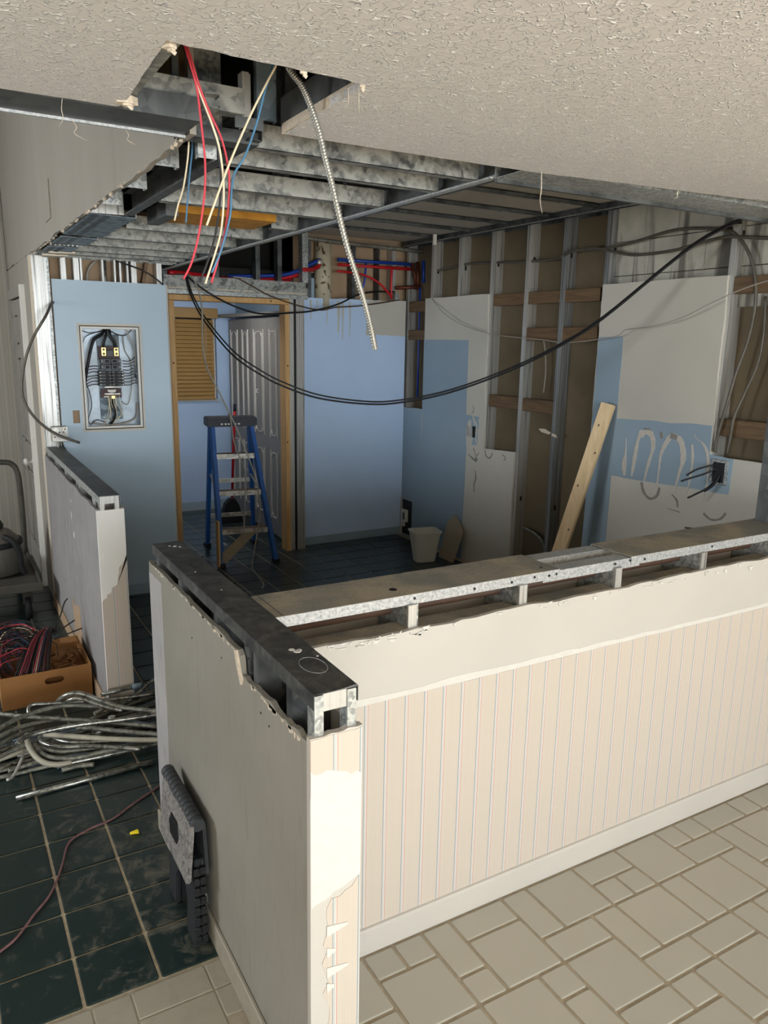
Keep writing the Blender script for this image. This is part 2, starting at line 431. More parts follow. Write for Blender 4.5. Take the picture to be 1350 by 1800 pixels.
t.col(t.ramp(n, [(0.34, srgb(78,75,74)), (0.5, srgb(128,123,118)), (0.7, srgb(146,141,135))])); M['stool_top'] = t.m
M['cart'] = simple('worn dark steel', srgb(70,66,58), 0.6, 0.3, var=0.2)
M['cart_deck'] = simple('dusty cart deck', srgb(76,72,64), 0.7, 0.1, var=0.15, scale=8)
M['tank'] = simple('dark grey machine', srgb(92,88,80), 0.55, 0.1, var=0.2, scale=10)
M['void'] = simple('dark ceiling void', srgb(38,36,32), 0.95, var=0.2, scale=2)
M['void_brown'] = simple('brown ceiling void board', srgb(92,74,50), 0.95, var=0.2, scale=2)
t = NT('cream cast pipe with flaking rust', 0.6)
n = t.noise(14, 5, 0.8)
t.col(t.ramp(n, [(0.40, srgb(96,74,52)), (0.44, srgb(188,178,152)), (0.8, srgb(204,194,168))])); M['pvc'] = t.m
t = NT('end wall wallpaper in the hall', 0.75)
x = t.xyz()[0]; fr = t.math('FRACT', t.math('MULTIPLY', x, 17.0))
t.col(t.ramp(fr, [(0, srgb(152,144,131)), (0.45, srgb(145,137,125)), (0.5, srgb(160,152,139)), (0.9, srgb(142,135,125))])); M['paper_hall'] = t.m
M['glass'] = NT('glass', 0.05, 0, 0.5).m
M['glass'].node_tree.nodes['Principled BSDF'].inputs['Transmission Weight'].default_value = 1.0

# ================================================================== SHELL
ZC = 2.26      # underside of the textured ceiling
# ---- floor with tiles
fd = MB().box(-3.5, 4.4, 1.905, 8.2, -0.10, -0.0015).build('floor', M['grout_dark'], label='kitchen and hall floor of dark green square tiles with tan grout', kind='structure')
fl = MB().box(-3.5, 4.6, -4.5, 1.905, -0.10, -0.0015).build('floor', M['grout_light'], label='cream mixed size tile floor in front of the wallpapered half wall', kind='structure')
def tile_mesh(name, w, d, mat, h=0.004, g=0.005):
    b = MB(); x, y = w/2 - g/2, d/2 - g/2; k = 0.003; r = 0.004
    ring = lambda a, c, z: [(-a+r, -c, z), (a-r, -c, z), (a, -c+r, z), (a, c-r, z), (a-r, c, z), (-a+r, c, z), (-a, c-r, z), (-a, -c+r, z)]
    vv = ring(x, y, -0.003) + ring(x, y, h-0.0015) + ring(x-k, y-k, h)
    f = [tuple(range(16, 24))]
    for l in (0, 1):
        for i in range(8): j = (i+1) % 8; f.append((l*8+i, l*8+j, l*8+8+j, l*8+8+i))
    b.add(vv, f); me = bpy.data.meshes.new(name); me.from_pydata([tuple(p) for p in b.v], [], b.f); me.materials.append(mat); return me
def put_tile(me, parent, x, y, r=random):
    o = bpy.data.objects.new('tile', me); C.objects.link(o); o.parent = parent
    L = wloc(parent); o.location = Vector((x, y, 0)) - L + Vector((0, 0, r.uniform(-0.0006, 0.0004)))
    o.rotation_euler = (r.uniform(-0.003, 0.003), r.uniform(-0.003, 0.003), r.uniform(-0.004, 0.004)); return o
def join_tiles(lst, parent, mat, name='far_tiles'):
    b = MB()
    for x, y, w, d in lst:
        b.cbox(x-w/2+0.0025, x+w/2-0.0025, y-d/2+0.0025, y+d/2-0.0025, -0.003, 0.004, 0.002)
    if lst: b.build(name, mat, parent, kind='stuff')
dk = tile_mesh('dark_tile', 0.205, 0.2, M['tile_dark'], g=0.009)
rest = []
for i in range(-13, 18):
    for j in range(0, 31):
        x = 0.2 + 0.205*(i+0.5); y = 1.905 + 0.2*(j+0.5)
        if x > 3.72 or y > 7.9: continue
        hall = -0.45 < x < 0.6 and y < 5.3
        gap = 0.6 <= x < 1.45 and 2.9 < y < 5.35
        kit = x > 1.45 and 4.3 + (x-1.45)*0.15 < y < 6.05
        if hall or gap or kit: put_tile(dk, fd, x, y)
        else: rest.append((x, y, 0.201, 0.196))
join_tiles(rest, fd, M['tile_dark'])
known = [(3,0,2,2),(5,0,2,1),(5,1,1,1),(6,1,1,1),(7,0,2,2),(9,0,1,1),(10,0,1,1),(9,1,2,1),(11,0,2,1),(13,0,1,1),(14,0,2,1),(11,1,1,2),(12,1,2,2),
 (7,2,1,2),(8,2,2,2),(10,2,1,2),(5,2,2,2),(4,2,1,2),(2,2,2,1),(2,0,1,2),(0,0,2,1),(0,1,2,2),(-1,0,1,2),(-1,2,1,1),(-2,0,1,1),(-3,0,1,1),(-3,1,2,2),
 (-5,0,2,2),(2,3,2,2),(1,3,1,1),(-1,3,2,2),(1,4,1,2),(4,4,2,1),(6,4,2,1),(8,4,1,2),(4,5,1,1),(5,5,1,2),(6,5,2,2),(2,5,2,1),(3,6,2,2),(9,4,2,2),(14,1,2,2),(11,3,2,2),
 (-9,-2,2,1),(-10,-2,1,2),(-9,-1,2,2),(-7,-1,1,1)]
occ = {}; tl = []
def free(k, r, w, d): return all((k+a, r+b) not in occ for a in range(w) for b in range(d))
def fill(k, r, w, d):
    for a in range(w):
        for b in range(d): occ[(k+a, r+b)] = 1
    tl.append((k, r, w, d))
for q in known:
    if free(*q): fill(*q)
rr = random.Random(3)
PXL, PYL = 0.1035, 0.101
for r in range(-2, 24):
    for k in range(-26, 26):
        if (k, r) in occ: continue
        if r < 0 and k > -7: continue
        ch = [(2,2)]*4 + [(2,1)]*2 + [(1,2)]*2 + [(1,1)]*1; rr.shuffle(ch); ch.append((1,1))
        for w, d in ch:
            if free(k, r, w, d) and not (r < 0 and k + w > -6): fill(k, r, w, d); break
tm = {}
rest = []; restL = []
for k, r, w, d in tl:
    x = 1.25 + PXL*(k + w/2); y = 1.695 - PYL*(r + d/2)
    if x > 4.3: continue
    left = x < 0.59 and y > 0.9
    if (0.6 < x < 3.3 and 0.35 < y) or (left and x > -0.6):
        if 0.59 < x < 0.72 and y > 1.25: continue
        mt = 'tile_dusty' if left else 'tile_light'
        if (w, d, mt) not in tm: tm[(w, d, mt)] = tile_mesh('light_tile', PXL*w, PYL*d, M[mt], g=(0.003 if left else 0.011), h=(0.0014 if left else 0.0024))
        put_tile(tm[(w, d, mt)], fl, x, y)
    else: rest.append((x, y, PXL*w-0.004, PYL*d-0.004))
join_tiles(rest, fl, M['tile_light'])

# ---- front half wall, wallpapered
wf = thing('wall_front', (2.4, 1.8, 0), 'wallpapered half wall with torn top edge and exposed steel track', kind='structure')
top = jag((0.705, 0.995), (4.4, 1.008), 90, 0.0035, 5)
MB().prism([(0.705, 0), *top, (4.4, 0)], 'y', 1.712, 1.727).build('drywall_panel', M['drywall'], wf)
MB().prism([(0.706, 0.085), *jag((0.706, 0.800), (4.4, 0.803), 60, 0.0018, 6), (4.4, 0.085)], 'y', 1.7105, 1.7135).build('wallpaper', M['paper_front'], wf, label='cream wallpaper with thin blue and pink pinstripe pairs')
MB().prism([(0.706, 0.801), *jag((0.706, 0.822), (4.4, 0.812), 60, 0.004, 16), (4.4, 0.80)], 'y', 1.7110, 1.7135).build('paper_edge', M['paper_torn'], wf, label='torn paper edge above the wallpaper')
MB().prism([(1.700, 0.0), (1.700, 0.078), (1.703, 0.086), (1.712, 0.088), (1.712, 0.0)], 'x', 0.706, 4.4).build('baseboard', M['drywall'], wf)
MB().box(0.705, 4.4, 1.905, 1.92, 0, 1.03).build('drywall_panel', M['drywall_grey'], wf)
MB().box(0.705, 4.4, 1.735, 1.80, 0.955, 0.992).build('dusty_ledge', M['plate_dust'], wf)
MB().tube([(0.71, 1.835, 1.018), (4.4, 1.835, 1.022)], 0.014, 10, 1).build('pipe', M['brown_cable'], wf, label='brown pipe running inside the half wall')
rg = random.Random(12)
b = MB()
for k in range(70):
    x = rg.choice([rg.uniform(0.8, 1.15), rg.uniform(0.8, 3.4), rg.uniform(0.8, 3.4)]); h = rg.choice([rg.uniform(0.002, 0.006), rg.uniform(0.002, 0.008), rg.uniform(0.004, 0.018)]); w = rg.uniform(0.004, 0.03)
    z = 1.000 - rg.uniform(0, 0.018)
    b.prism([(x, z), (x+w, z+rg.uniform(-.004, .004)), (x+w*0.6, z-h), (x+w*0.2, z-h*0.6)], 'y', 1.7085, 1.7125)
b.build('torn_paper', M['paper_torn'], wf, kind='stuff')
for x in (1.095, 1.495, 1.905, 2.335, 2.75, 3.15):
    MB().cprof((x, 1.7365, 0.02), (0,1,0), (1,0,0), (0,0,1.04), 0.165, 0.036).build('stud', M['galv'], wf)
    MB().box(x-0.002, x+0.026, 1.728, 1.7365, 0.99, 1.062).build('stud_flange', M['galv_bright'], wf)
# top track in two dusty lengths with a recessed splice between them
def utrack(x0, x1, z, y0=1.742, y1=1.930, lip=0.030, m='plate_dust', par=wf):
    MB().box(x0, x1, y0, y1, z-0.002, z).build('top_track', M[m], par)
    MB().box(x0, x1, y0-0.001, y0+0.001, z-lip, z-0.0005).build('track_flange', M['flange'], par)
    MB().box(x0, x1, y1-0.001, y1+0.001, z-lip, z-0.0005).build('track_flange', M['galv'], par)
utrack(0.665, 1.665, 1.090)
utrack(1.985, 4.4, 1.090)
for y0, y1 in ((1.745, 1.802), (1.868, 1.928)):
    MB().box(1.60, 2.03, y0, y1, 1.080, 1.085).build('splice_rail', M['flange'], wf)
MB().box(1.60, 2.03, 1.744, 1.7455, 1.052, 1.085).build('track_flange', M['flange'], wf)
MB().box(1.60, 2.03, 1.800, 1.870, 1.048, 1.050).build('splice_channel', M['galv_dark'], wf)
MB().box(1.60, 2.03, 1.868, 1.8695, 1.050, 1.081).build('splice_flange', M['flange'], wf)
b = MB()
for x, y in ((1.085, 1.802),):
    b.lathe((x, y, 1.0895), [(0.012, 0), (0.012, 0.0012)], 16)
for x, y in ((0.68, 1.76), (0.68, 1.83), (0.69, 1.90), (1.62, 1.78)):
    b.lathe((x, y, 1.0895), [(0.005, 0), (0.005, 0.002)], 10)
b.build('screw', M['black'], wf)
b = MB()
for x in (1.12, 1.33, 1.47, 1.56, 1.62, 1.65, 1.91, 1.98, 2.05, 2.4, 2.8):
    b.lathe((x, 1.7395, 1.072 + (x*7 % 1)*0.006), [(0.0045, 0), (0.003, 0.0022)], 8, 'y')
b.build('screw', M['black'], wf)
MB().box(0.700, 0.702, 1.742, 1.93, 1.0905, 1.0908).box(0.722, 0.7235, 1.742, 1.93, 1.0902, 1.0908).build('track_seam', M['galv_dark'], wf)
# stud left standing at the right end
MB().cprof((2.885, 1.815, 1.091), (0,1,0), (1,0,0), (0,0,1.17), 0.092, 0.042).build('stud', M['galv_dark'], wf, label='upright steel stud standing on the half wall')
MB().box(2.883, 2.889, 1.813, 1.822, 1.091, 2.255).build('stud_edge', M['galv_bright'], wf)

# ---- near left half wall
wl = thing('wall_left', (0.65, 1.95, 0), 'half wall running back from the corner with dark steel cap', kind='structure')
lt = jag((2.60, 1.035), (1.70, 1.040), 22, 0.004, 8) + [(1.685, 1.03), (1.68, 1.015), (1.678, 0.99)] + jag((1.675, 0.985), (1.296, 0.992), 18, 0.006, 9)
MB().prism([(2.60, 0), *lt, (1.296, 0)], 'x', 0.585, 0.598).build('drywall_panel', M['wall_left_face'], wl, label='grey green wallboard with scraped paper')
MB().prism([(2.44, 0.09), *jag((2.44, 1.0), (2.60, 1.0), 6, 0.003, 3), (2.60, 0.09)], 'x', 0.5838, 0.5855).build('peeled_strip', M['wall_paper_strip'], wl)
MB().prism([(0.585, 0), *jag((0.585, 1.003), (0.704, 1.008), 8, 0.003, 10), (0.704, 0)], 'y', 1.280, 1.296).build('drywall_panel', M['drywall'], wl)
MB().prism([(1.296, 0), *jag((1.296, 1.003), (1.712, 1.0), 16, 0.003, 11), (1.712, 0)], 'x', 0.690, 0.704).build('drywall_panel', M['drywall'], wl)
MB().box(0.69, 0.703, 1.93, 2.60, 0, 1.03).build('drywall_panel', M['drywall_grey'], wl)
MB().box(0.598, 0.69, 2.588, 2.60, 0, 1.03).build('drywall_panel', M['drywall_grey'], wl)
for p in ([(0.5855, 0.872), *jag((0.5855, 1.000), (0.7035, 1.004), 8, 0.002, 21), *jag((0.7035, 0.898), (0.5855, 0.932), 9, 0.006, 22)],
          [*jag((0.622, 0.600), (0.7035, 0.66), 6, 0.01, 23), (0.7035, 0.0), *jag((0.628, 0.0), (0.622, 0.600), 26, 0.010, 24, False)]):
    MB().prism(p, 'y', 1.2786, 1.2805).build('wallpaper', M['paper_end'], wl)
MB().prism([*jag((0.5855, 0.61), (0.7030, 0.655), 8, 0.005, 25), *jag((0.7030, 0.902), (0.5855, 0.935), 9, 0.006, 22)], 'y', 1.2790, 1.2805).build('paper_backing', M['paper_torn'], wl, label='white patch where the wallpaper is torn away')
b = MB()   # curled shreds of paper at the left edge of the end cap
for z0, L in ((0.545, 0.05), (0.49, 0.02), (0.44, 0.052), (0.40, 0.018)):
    b.prism([(0.622, z0+0.012), (0.622+L, z0+0.004), (0.622+L, z0-0.002), (0.622, z0-0.014)], 'y', 1.2765, 1.2788)
b.build('paper_shred', M['paper_torn'], wl)
MB().cbox(0.573, 0.585, 1.268, 2.605, 0, 0.082, 0.003).build('baseboard', M['tile_dusty'], wl)
MB().cbox(0.585, 0.706, 2.60, 2.612, 0, 0.082, 0.003).build('baseboard', M['drywall'], wl)
# dark cap track and the studs under it
MB().box(0.596, 0.694, 1.283, 2.585, 1.094, 1.0965).build('top_track', M['plate_dark'], wl)
MB().box(0.595, 0.5965, 1.283, 2.585, 1.062, 1.096).build('track_flange', M['plate_dark'], wl)
MB().box(0.6935, 0.695, 1.283, 2.585, 1.062, 1.096).build('track_flange', M['galv_dark'], wl)
MB().prism([(0.596, 1.0955), (0.694, 1.0955), (0.690, 1.101), (0.672, 1.0985), (0.640, 1.0965)], 'y', 1.281, 1.2835).build('bent_lip', M['galv_dark'], wl)
for x in (0.598, 0.672):
    MB().cprof((x, 1.286, 0.02), (1,0,0), (0,1,0), (0,0,1.07), 0.020, 0.034, lip=0).build('stud', M['galv'], wl)
MB().box(0.618, 0.672, 1.290, 1.292, 1.052, 1.093).build('track_tab', M['galv_bright'], wl)
for y in (1.40, 1.60, 1.66, 1.90, 2.25, 2.52):
    MB().cprof((0.600, y, 0.02), (1,0,0), (0,1,0), (0,0,1.07), 0.090, 0.034).build('stud', M['galv_dark'], wl)
b = MB()
for x, y, r in ((0.655, 1.50, 0.010), (0.662, 1.505, 0.007), (0.648, 1.515, 0.008), (0.684, 1.455, 0.003), (0.655, 2.52, 0.007), (0.668, 2.505, 0.005), (0.640, 2.53, 0.005), (0.645, 2.0, 0.003), (0.63, 2.2, 0.003)):
    b.lathe((x, y, 1.0962), [(r, 0), (r*0.7, 0.0016)], 9)
b.build('paint_drip', M['paper_torn'], wl)
b = MB().tube([(0.655+0.027*math.cos(a*PI/12), 1.415+0.045*math.sin(a*PI/12), 1.0966) for a in range(25)], 0.0009, 5, 1)
b.build('dust_ring', M['galv'], wl, label='faint ring left on the steel cap')
b = MB()
for y, z in ((1.67, 1.06), (1.66, 1.03), (1.45, 1.05), (1.55, 0.94), (1.50, 0.93), (1.83, 0.97), (2.1, 0.93)):
    b.lathe((0.5945 if z > 1.02 else 0.584, y, z), [(0.003, 0), (0.003, 0.003)], 8, 'x')
b.build('screw', M['black'], wl)
b = MB()
for k in range(40):
    y = rg.uniform(1.30, 2.55); z = (1.034 if y > 1.69 else 0.985) - 0.004
    h = rg.choice([0.001, 0.002, rg.uniform(0.003, 0.012)]); w = rg.uniform(0.005, 0.035)
    b.prism([(y, z+0.004), (y+w, z+0.004), (y+w*0.7, z-h), (y+w*0.1, z-h*0.5)], 'x', 0.5838, 0.5855)
b.prism([(1.70, 1.04), (1.675, 0.99), (1.665, 0.975), (1.672, 0.96), (1.69, 0.985), (1.715, 1.035)], 'x', 0.579, 0.585)
b.build('torn_paper', M['white_edge'], wl, kind='stuff')

# ---- stub half wall further back
ws = thing('wall_left', (0.645, 4.5, 0), 'further half wall with white end cap beside the blue breaker wall', kind='structure')
MB().prism([(5.38, 0), *jag((5.38, 1.03), (3.586, 1.02), 34, 0.006, 31), (3.586, 0)], 'x', 0.583, 0.596).build('drywall_panel', M['stub_face'], ws, label='grey scuffed wallboard')
MB().prism([(4.55, 0.08), *jag((4.55, 0.30), (4.30, 0.33), 8, 0.03, 32), (4.25, 0.08)], 'x', 0.5815, 0.5835).build('bare_patch', M['tan_light'], ws, label='bare brown patch near the floor')
MB().box(0.690, 0.704, 3.586, 5.38, 0, 1.02).build('drywall_panel', M['drywall_grey'], ws)
MB().prism([(0.583, 0), (0.583, 1.016), (0.704, 1.018), (0.704, 0)], 'y', 3.570, 3.586).build('drywall_panel', M['end_white'], ws)
MB().prism([(0.584, 0), *jag((0.584, 0.585), (0.655, 0.66), 8, 0.010, 33), *jag((0.66, 0.70), (0.703, 0.80), 6, 0.012, 34), (0.703, 0)], 'y', 3.5685, 3.5705).build('wallpaper', M['paper_end'], ws, label='striped wallpaper below a torn edge')
MB().box(0.596, 0.688, 3.572, 5.372, 1.080, 1.083).build('top_track', M['galv_dark'], ws)
MB().box(0.595, 0.5965, 3.572, 5.372, 1.050, 1.083).build('track_flange', M['galv'], ws)
MB().box(0.6875, 0.689, 3.572, 5.372, 1.050, 1.083).build('track_flange', M['galv'], ws)
for x in (0.600, 0.664):
    MB().box(x, x+0.020, 3.574, 3.606, 0.02, 1.08).build('stud', M['galv_bright'], ws)
MB().box(0.620, 0.664, 3.576, 3.578, 1.045, 1.08).build('track_tab', M['galv_bright'], ws)
for y in (3.74, 4.13, 4.20, 4.60, 5.0, 5.30):
    MB().cprof((0.600, y, 0.02), (1,0,0), (0,1,0), (0,0,1.06), 0.086, 0.034).build('stud', M['galv_bright'], ws)
MB().cbox(0.571, 0.583, 3.57, 5.40, 0, 0.08).build('baseboard', M['tan_light'], ws)
b = MB()
for y, z, L in ((4.35, 0.86, 0.05), (4.30, 0.76, 0.04), (4.33, 0.93, 0.02)):
    b.prism([(y, z), (y+0.012, z-L*0.5), (y+0.004, z-L), (y-0.01, z-L*0.6)], 'x', 0.580, 0.583)
b.build('paint_chip', M['paper_torn'], ws)

# ---- plaster header above the opening
wh = thing('wall_left', (0.6, 4.4, 2.26), 'grey plaster header hanging above the left opening with a ragged lower edge', kind='structure')
MB().prism([(7.0, 3.4), *jag((7.0, 2.29), (1.97, 2.262), 90, 0.006, 41), (1.97, 3.4)], 'x', 0.590, 0.606).build('plaster_board', M['header_paint'], wh)
MB().box(0.583, 0.59, 4.36, 4.56, 2.36, 2.545).build('access_cover', M['header_paint'], wh, label='painted over rectangular cover')
for y in (2.05, 2.45, 2.85, 3.25):
    MB().cprof((0.608, y, 2.28), (1,0,0), (0,1,0), (0,0,1.1), 0.09, 0.034).build('stud', M['galv'], wh)
b = MB()
for k in range(46):
    y = rg.uniform(2.0, 5.3); w = rg.uniform(0.008, 0.03); h = rg.uniform(0.006, 0.022)
    h *= 0.45; w *= 0.6; b.prism([(y, 2.266), (y+w, 2.266), (y+w*0.8, 2.266-h), (y+w*0.3, 2.266-h*0.4)], 'x', 0.586, 0.594)
b.build('torn_paper', M['white_edge'], wh, kind='stuff')
# slotted steel tracks lying under the header
def slotted(y0, y1, x0, x1, z, tilt):
    r = thing('slotted_track', ((x0+x1)/2, (y0+y1)/2, z)); r.parent = wh; r.location -= wh.location
    MB().prism([(x0, y0), (x1, y0+tilt), (x1, y1), (x0, y1-tilt)], 'z', z, z+0.003).build('web', M['galv_blue'], r)
    b = MB(); n = int((y1-y0)/0.045)
    for k in range(n):
        y = y0 + 0.03 + k*0.045
        b.box(x0+0.014, x0+0.040, y, y+0.024, z-0.0015, z)
        b.box(x0+0.060, x0+0.085, y, y+0.024, z-0.0015, z)
    b.build('slot', M['black'], r, kind='stuff')
    MB().box(x1-0.002, x1, y0+tilt, y1, z, z+0.03).build('flange', M['galv'], r)
slotted(3.45, 4.22, 0.612, 0.80, 2.268, 0.02)
slotted(4.26, 4.62, 0.612, 0.79, 2.264, 0.02)
slotted(4.72, 5.00, 0.612, 0.77, 2.262, 0.02)
MB().prism([(0.60, 2.268), (0.74, 2.27), (0.74, 2.36), (0.60, 2.35)], 'y', 3.42, 3.424).build('corrugated_end', M['galv_bright'], wh)
b = MB()
for k in range(8): b.box(0.612+k*0.022, 0.622+k*0.022, 4.655, 4.66, 2.262, 2.30)
b.build('corrugated_strip', M['galv_bright'], wh, kind='stuff')
b = MB().prism([(0.66, 5.10), (0.80, 5.05), (0.82, 5.14), (0.72, 5.20)], 'z', 2.262, 2.272).prism([(0.64, 5.24), (0.78, 5.20), (0.76, 5.32), (0.66, 5.34)], 'z', 2.258, 2.268)
b.build('broken_board', M['white_edge'], wh, label='broken crumbs of white board on the corner')

# ---- breaker wall
wb = thing('wall_back', (1.0, 5.44, 0), 'light blue wall that holds the open breaker panel', kind='structure')
X0, X1, Z1 = 0.700, 1.412, 2.134
hx0, hx1, hz0, hz1 = 0.845, 1.222, 1.182, 1.855
ox0, ox1, oz0, oz1 = 0.772, 0.815, 1.228, 1.312     # small outlet cut-out
b = MB()
b.prism([(X0, 0), (X0, Z1), (ox0, Z1), (ox0, 0)], 'y', 5.38, 5.396)
b.box(ox0, ox1, 5.38, 5.396, 0, oz0).box(ox0, ox1, 5.38, 5.396, oz1, Z1).box(ox1, hx0, 5.38, 5.396, 0, Z1)
b.box(hx0, hx1, 5.38, 5.396, 0, hz0).box(hx0, hx1, 5.38, 5.396, hz1, Z1)
b.prism([(hx1, 0), (hx1, Z1), (X1, Z1), *jag((X1, Z1), (X1+0.002, 0), 40, 0.0012, 51)], 'y', 5.38, 5.396)
b.build('drywall_panel', M['blue_grey'], wb, label='blue painted drywall sheet')
MB().box(X1, X1+0.012, 5.382, 6.0, 0, Z1).build('return_panel', M['drywall_grey'], wb)
b = MB()   # unpainted rim round the breaker opening
rim = 0.014
b.prism([(hx0-rim, hz0-rim), *jag((hx0-rim, hz0-rim), (hx0-rim, hz1+rim), 14, 0.002, 52), *jag((hx0-rim, hz1+rim), (hx0, hz1+rim), 2, 0, 1), (hx0, hz0-rim)], 'y', 5.3785, 5.3805)
b.prism([(hx1, hz0-rim), (hx1, hz1+rim), *jag((hx1+rim, hz1+rim), (hx1+rim, hz0-rim), 14, 0.002, 53)], 'y', 5.3785, 5.3805)
b.prism([(hx0, hz1), *jag((hx0, hz1+rim), (hx1, hz1+rim), 10, 0.002, 54), (hx1, hz1)], 'y', 5.3785, 5.3805)
b.prism([(hx0, hz0), (hx1, hz0), *jag((hx1, hz0-rim), (hx0, hz0-rim), 10, 0.002, 55)], 'y', 5.3785, 5.3805)
b.build('bare_rim', M['white_board'], wb)
MB().box(ox0-0.004, ox1+0.004, 5.402, 5.43, oz0-0.01, oz1+0.01).build('outlet_recess', M['tan_light'], wb)
MB().box(0.60, 1.412, 5.50, 5.515, 0, 2.60).build('backing_board', M['tan_light'], wb)
# corner post of packed studs
for x, w, y, m in ((0.590, 0.022, 5.372, 'galv_bright'), (0.612, 0.034, 5.378, 'galv_bright'), (0.646, 0.030, 5.374, 'galv_bright'), (0.676, 0.016, 5.392, 'galv')):
    MB().cprof((x, y, 0.0), (1,0,0), (0,1,0), (0,0,2.27), w, 0.09, lip=0).build('corner_stud', M[m], wb)
MB().box(0.692, 0.700, 5.40, 5.47, 0, 2.25).build('wood_strip', M['block_wood'], wb)
MB().box(0.583, 0.590, 5.372, 5.48, 0, 2.27).build('corner_bead', M['white_edge'], wb)
for x in (0.760, 0.838, 0.878, 1.010, 1.085, 1.120, 1.165, 1.195, 1.360):
    w = 0.034 if x in (0.760, 0.838, 1.195, 1.360) else 0.012
    MB().cprof((x, 5.402, 2.02), (1,0,0), (0,1,0), (0,0,0.25), w, 0.088, lip=0).build('stud', M['galv_bright'], wb)
MB().tube([(1.035, 5.45, 2.0), (1.035, 5.45, 2.27)], 0.014, 12, 1).build('conduit', M['emt'], wb)
MB().tube([(0.935, 5.45, 2.0), (0.925, 5.45, 2.15), (0.945, 5.45, 2.22), (0.98, 5.45, 2.26)], 0.009, 8, 4).build('cable', M['grey_cable'], wb)
MB().tube([(1.105, 5.44, 2.02), (1.115, 5.44, 2.15), (1.14, 5.44, 2.22), (1.145, 5.44, 2.27)], 0.005, 8, 4).build('cable', M['dark_cable'], wb)
MB().obox((1.285, 5.44, 2.19), (0.022, 0.05, 0.17), (0, 0.2, 0)).build('wood_scrap', M['block_wood'], wb)
MB().cprof((0.59, 5.374, 2.305), (0,1,0), (0,0,-1), (0.90,0,0), 0.095, 0.036, lip=0).build('top_track', M['galv_mottle'], wb)
MB().box(0.71, 1.41, 5.368, 5.38, 0, 0.075).build('baseboard', M['blue_dark'], wb)

# ---- door wall and alcove wall (back)
wd = thing('wall_back', (2.1, 6.05, 0), 'steel framed wall around the pine door opening', kind='structure')
for x0, x1 in ((1.583, 1.622), (2.520, 2.558)):
    MB().cbox(x0, x1, 5.97, 6.09, 0, 2.065, 0.003).build('door_jamb', M['pine'], wd)
MB().cbox(1.583, 2.558, 5.968, 6.088, 2.0655, 2.108, 0.003).build('door_head', M['pine'], wd)
b = MB()
for x, z in ((2.40, 2.088), (2.538, 1.58), (2.53, 0.95), (1.60, 1.6)): b.lathe((x, 5.966, z), [(0.007, 0), (0.006, 0.003)], 10, 'y')
b.build('wood_knot', M['brown_cable'], wd)
MB().box(1.545, 2.715, 5.955, 6.05, 2.112, 2.142).build('header_track', M['galv'], wd)
b = MB()
for x0, x1 in ((1.58, 1.88), (1.95, 2.14), (2.16, 2.25), (2.30, 2.44), (2.45, 2.70)): b.box(x0, x1, 5.950, 5.955, 2.150, 2.160)
b.build('paper_strip', M['white_edge'], wd)
MB().box(1.545, 2.715, 5.956, 6.06, 2.143, 2.200).build('header_track', M['galv_mottle'], wd)
MB().box(1.548, 2.700, 5.952, 6.10, 2.200, 2.245).build('header_track', M['galv_mottle'], wd)
MB().obox((2.16, 5.96, 2.252), (0.16, 0.05, 0.006), (0, 0.03, 0)).build('metal_scrap', M['galv'], wd)
for x, w, m in ((2.562, 0.040, 'galv_bright'), (2.604, 0.018, 'black'), (2.624, 0.030, 'galv_bright'), (2.656, 0.040, 'galv_bright')):  # the black one is no stud: it paints the dark gap between them
    MB().cprof((x, 5.985, 0), (1,0,0), (0,1,0), (0,0,2.15), w, 0.09, lip=0).build('jamb_stud_or_gap', M[m], wd)
for x in (1.55, 1.95, 2.285, 2.47, 2.685):
    w = 0.05 if x == 2.685 else 0.036
    MB().cprof((x, 5.99, 2.246), (1,0,0), (0,1,0), (0,0,0.75), w, 0.08, lip=0).build('stud', M['galv_dark' if x != 2.685 else 'galv'], wd)
MB().box(1.42, 2.72, 6.78, 6.80, 2.246, 3.3).build('void_board', M['void'], wd)  # dark sheet stands in for the shaded void above the door
# alcove
wa = thing('wall_back', (3.2, 6.13, 0), 'light blue alcove wall right of the door opening', kind='structure')
MB().prism([(2.698, 0), *jag((2.698, 2.135), (3.738, 2.147), 30, 0.003, 61), (3.738, 0)], 'y', 6.085, 6.10).build('drywall_panel', M['blue'], wa, label='blue painted drywall sheet')
MB().prism([*jag((3.33, 1.845), (3.737, 1.84), 16, 0.006, 62), (3.737, 2.143), *jag((3.35, 2.14), (3.33, 1.845), 8, 0.004, 63, False)], 'y', 6.0835, 6.0855).build('bare_patch', M['white_board'], wa, label='unpainted white patch')
b = MB()
for x, w, L in ((2.80, 0.02, 0.16), (2.86, 0.012, 0.10), (3.06, 0.03, 0.26), (3.10, 0.02, 0.32), (3.17, 0.015, 0.3), (2.95, 0.012, 0.2)):
    b.ribbon([(x, 2.12), (x+0.004, 2.12-L/2), (x, 2.12-L)], [w, w*0.6, w*0.3], 'y', 6.0838, 6.0855)
b.build('plaster_drip', M['white_board'], wa)
MB().cbox(2.698, 3.74, 6.073, 6.085, 0, 0.075).build('baseboard', M['blue_dark'], wa)
MB().box(2.70, 3.85, 6.205, 6.22, 2.0, 3.0).build('backing_board', M['tan_light'], wa)
for x in (2.78, 3.20, 3.46, 3.60):
    MB().cprof((x, 6.105, 2.0), (1,0,0), (0,1,0), (0,0,0.60), 0.036 if x != 3.46 else 0.012, 0.09, lip=0).build('stud', M['galv_dark' if x in (2.78, 3.20, 3.46) else 'galv_bright'], wa)
vp_ = MB().tube([(2.945, 6.150, 2.05), (2.945, 6.150, 2.60)], 0.072, 24, 1).build('soil_pipe', M['pvc'], wa, label='thick cream pipe with flaking rust')
def pipe(pts, r, m, lab=None, sub=4): return MB().tube(pts, r, 8, sub).build('water_pipe', M[m], wa, label=lab)
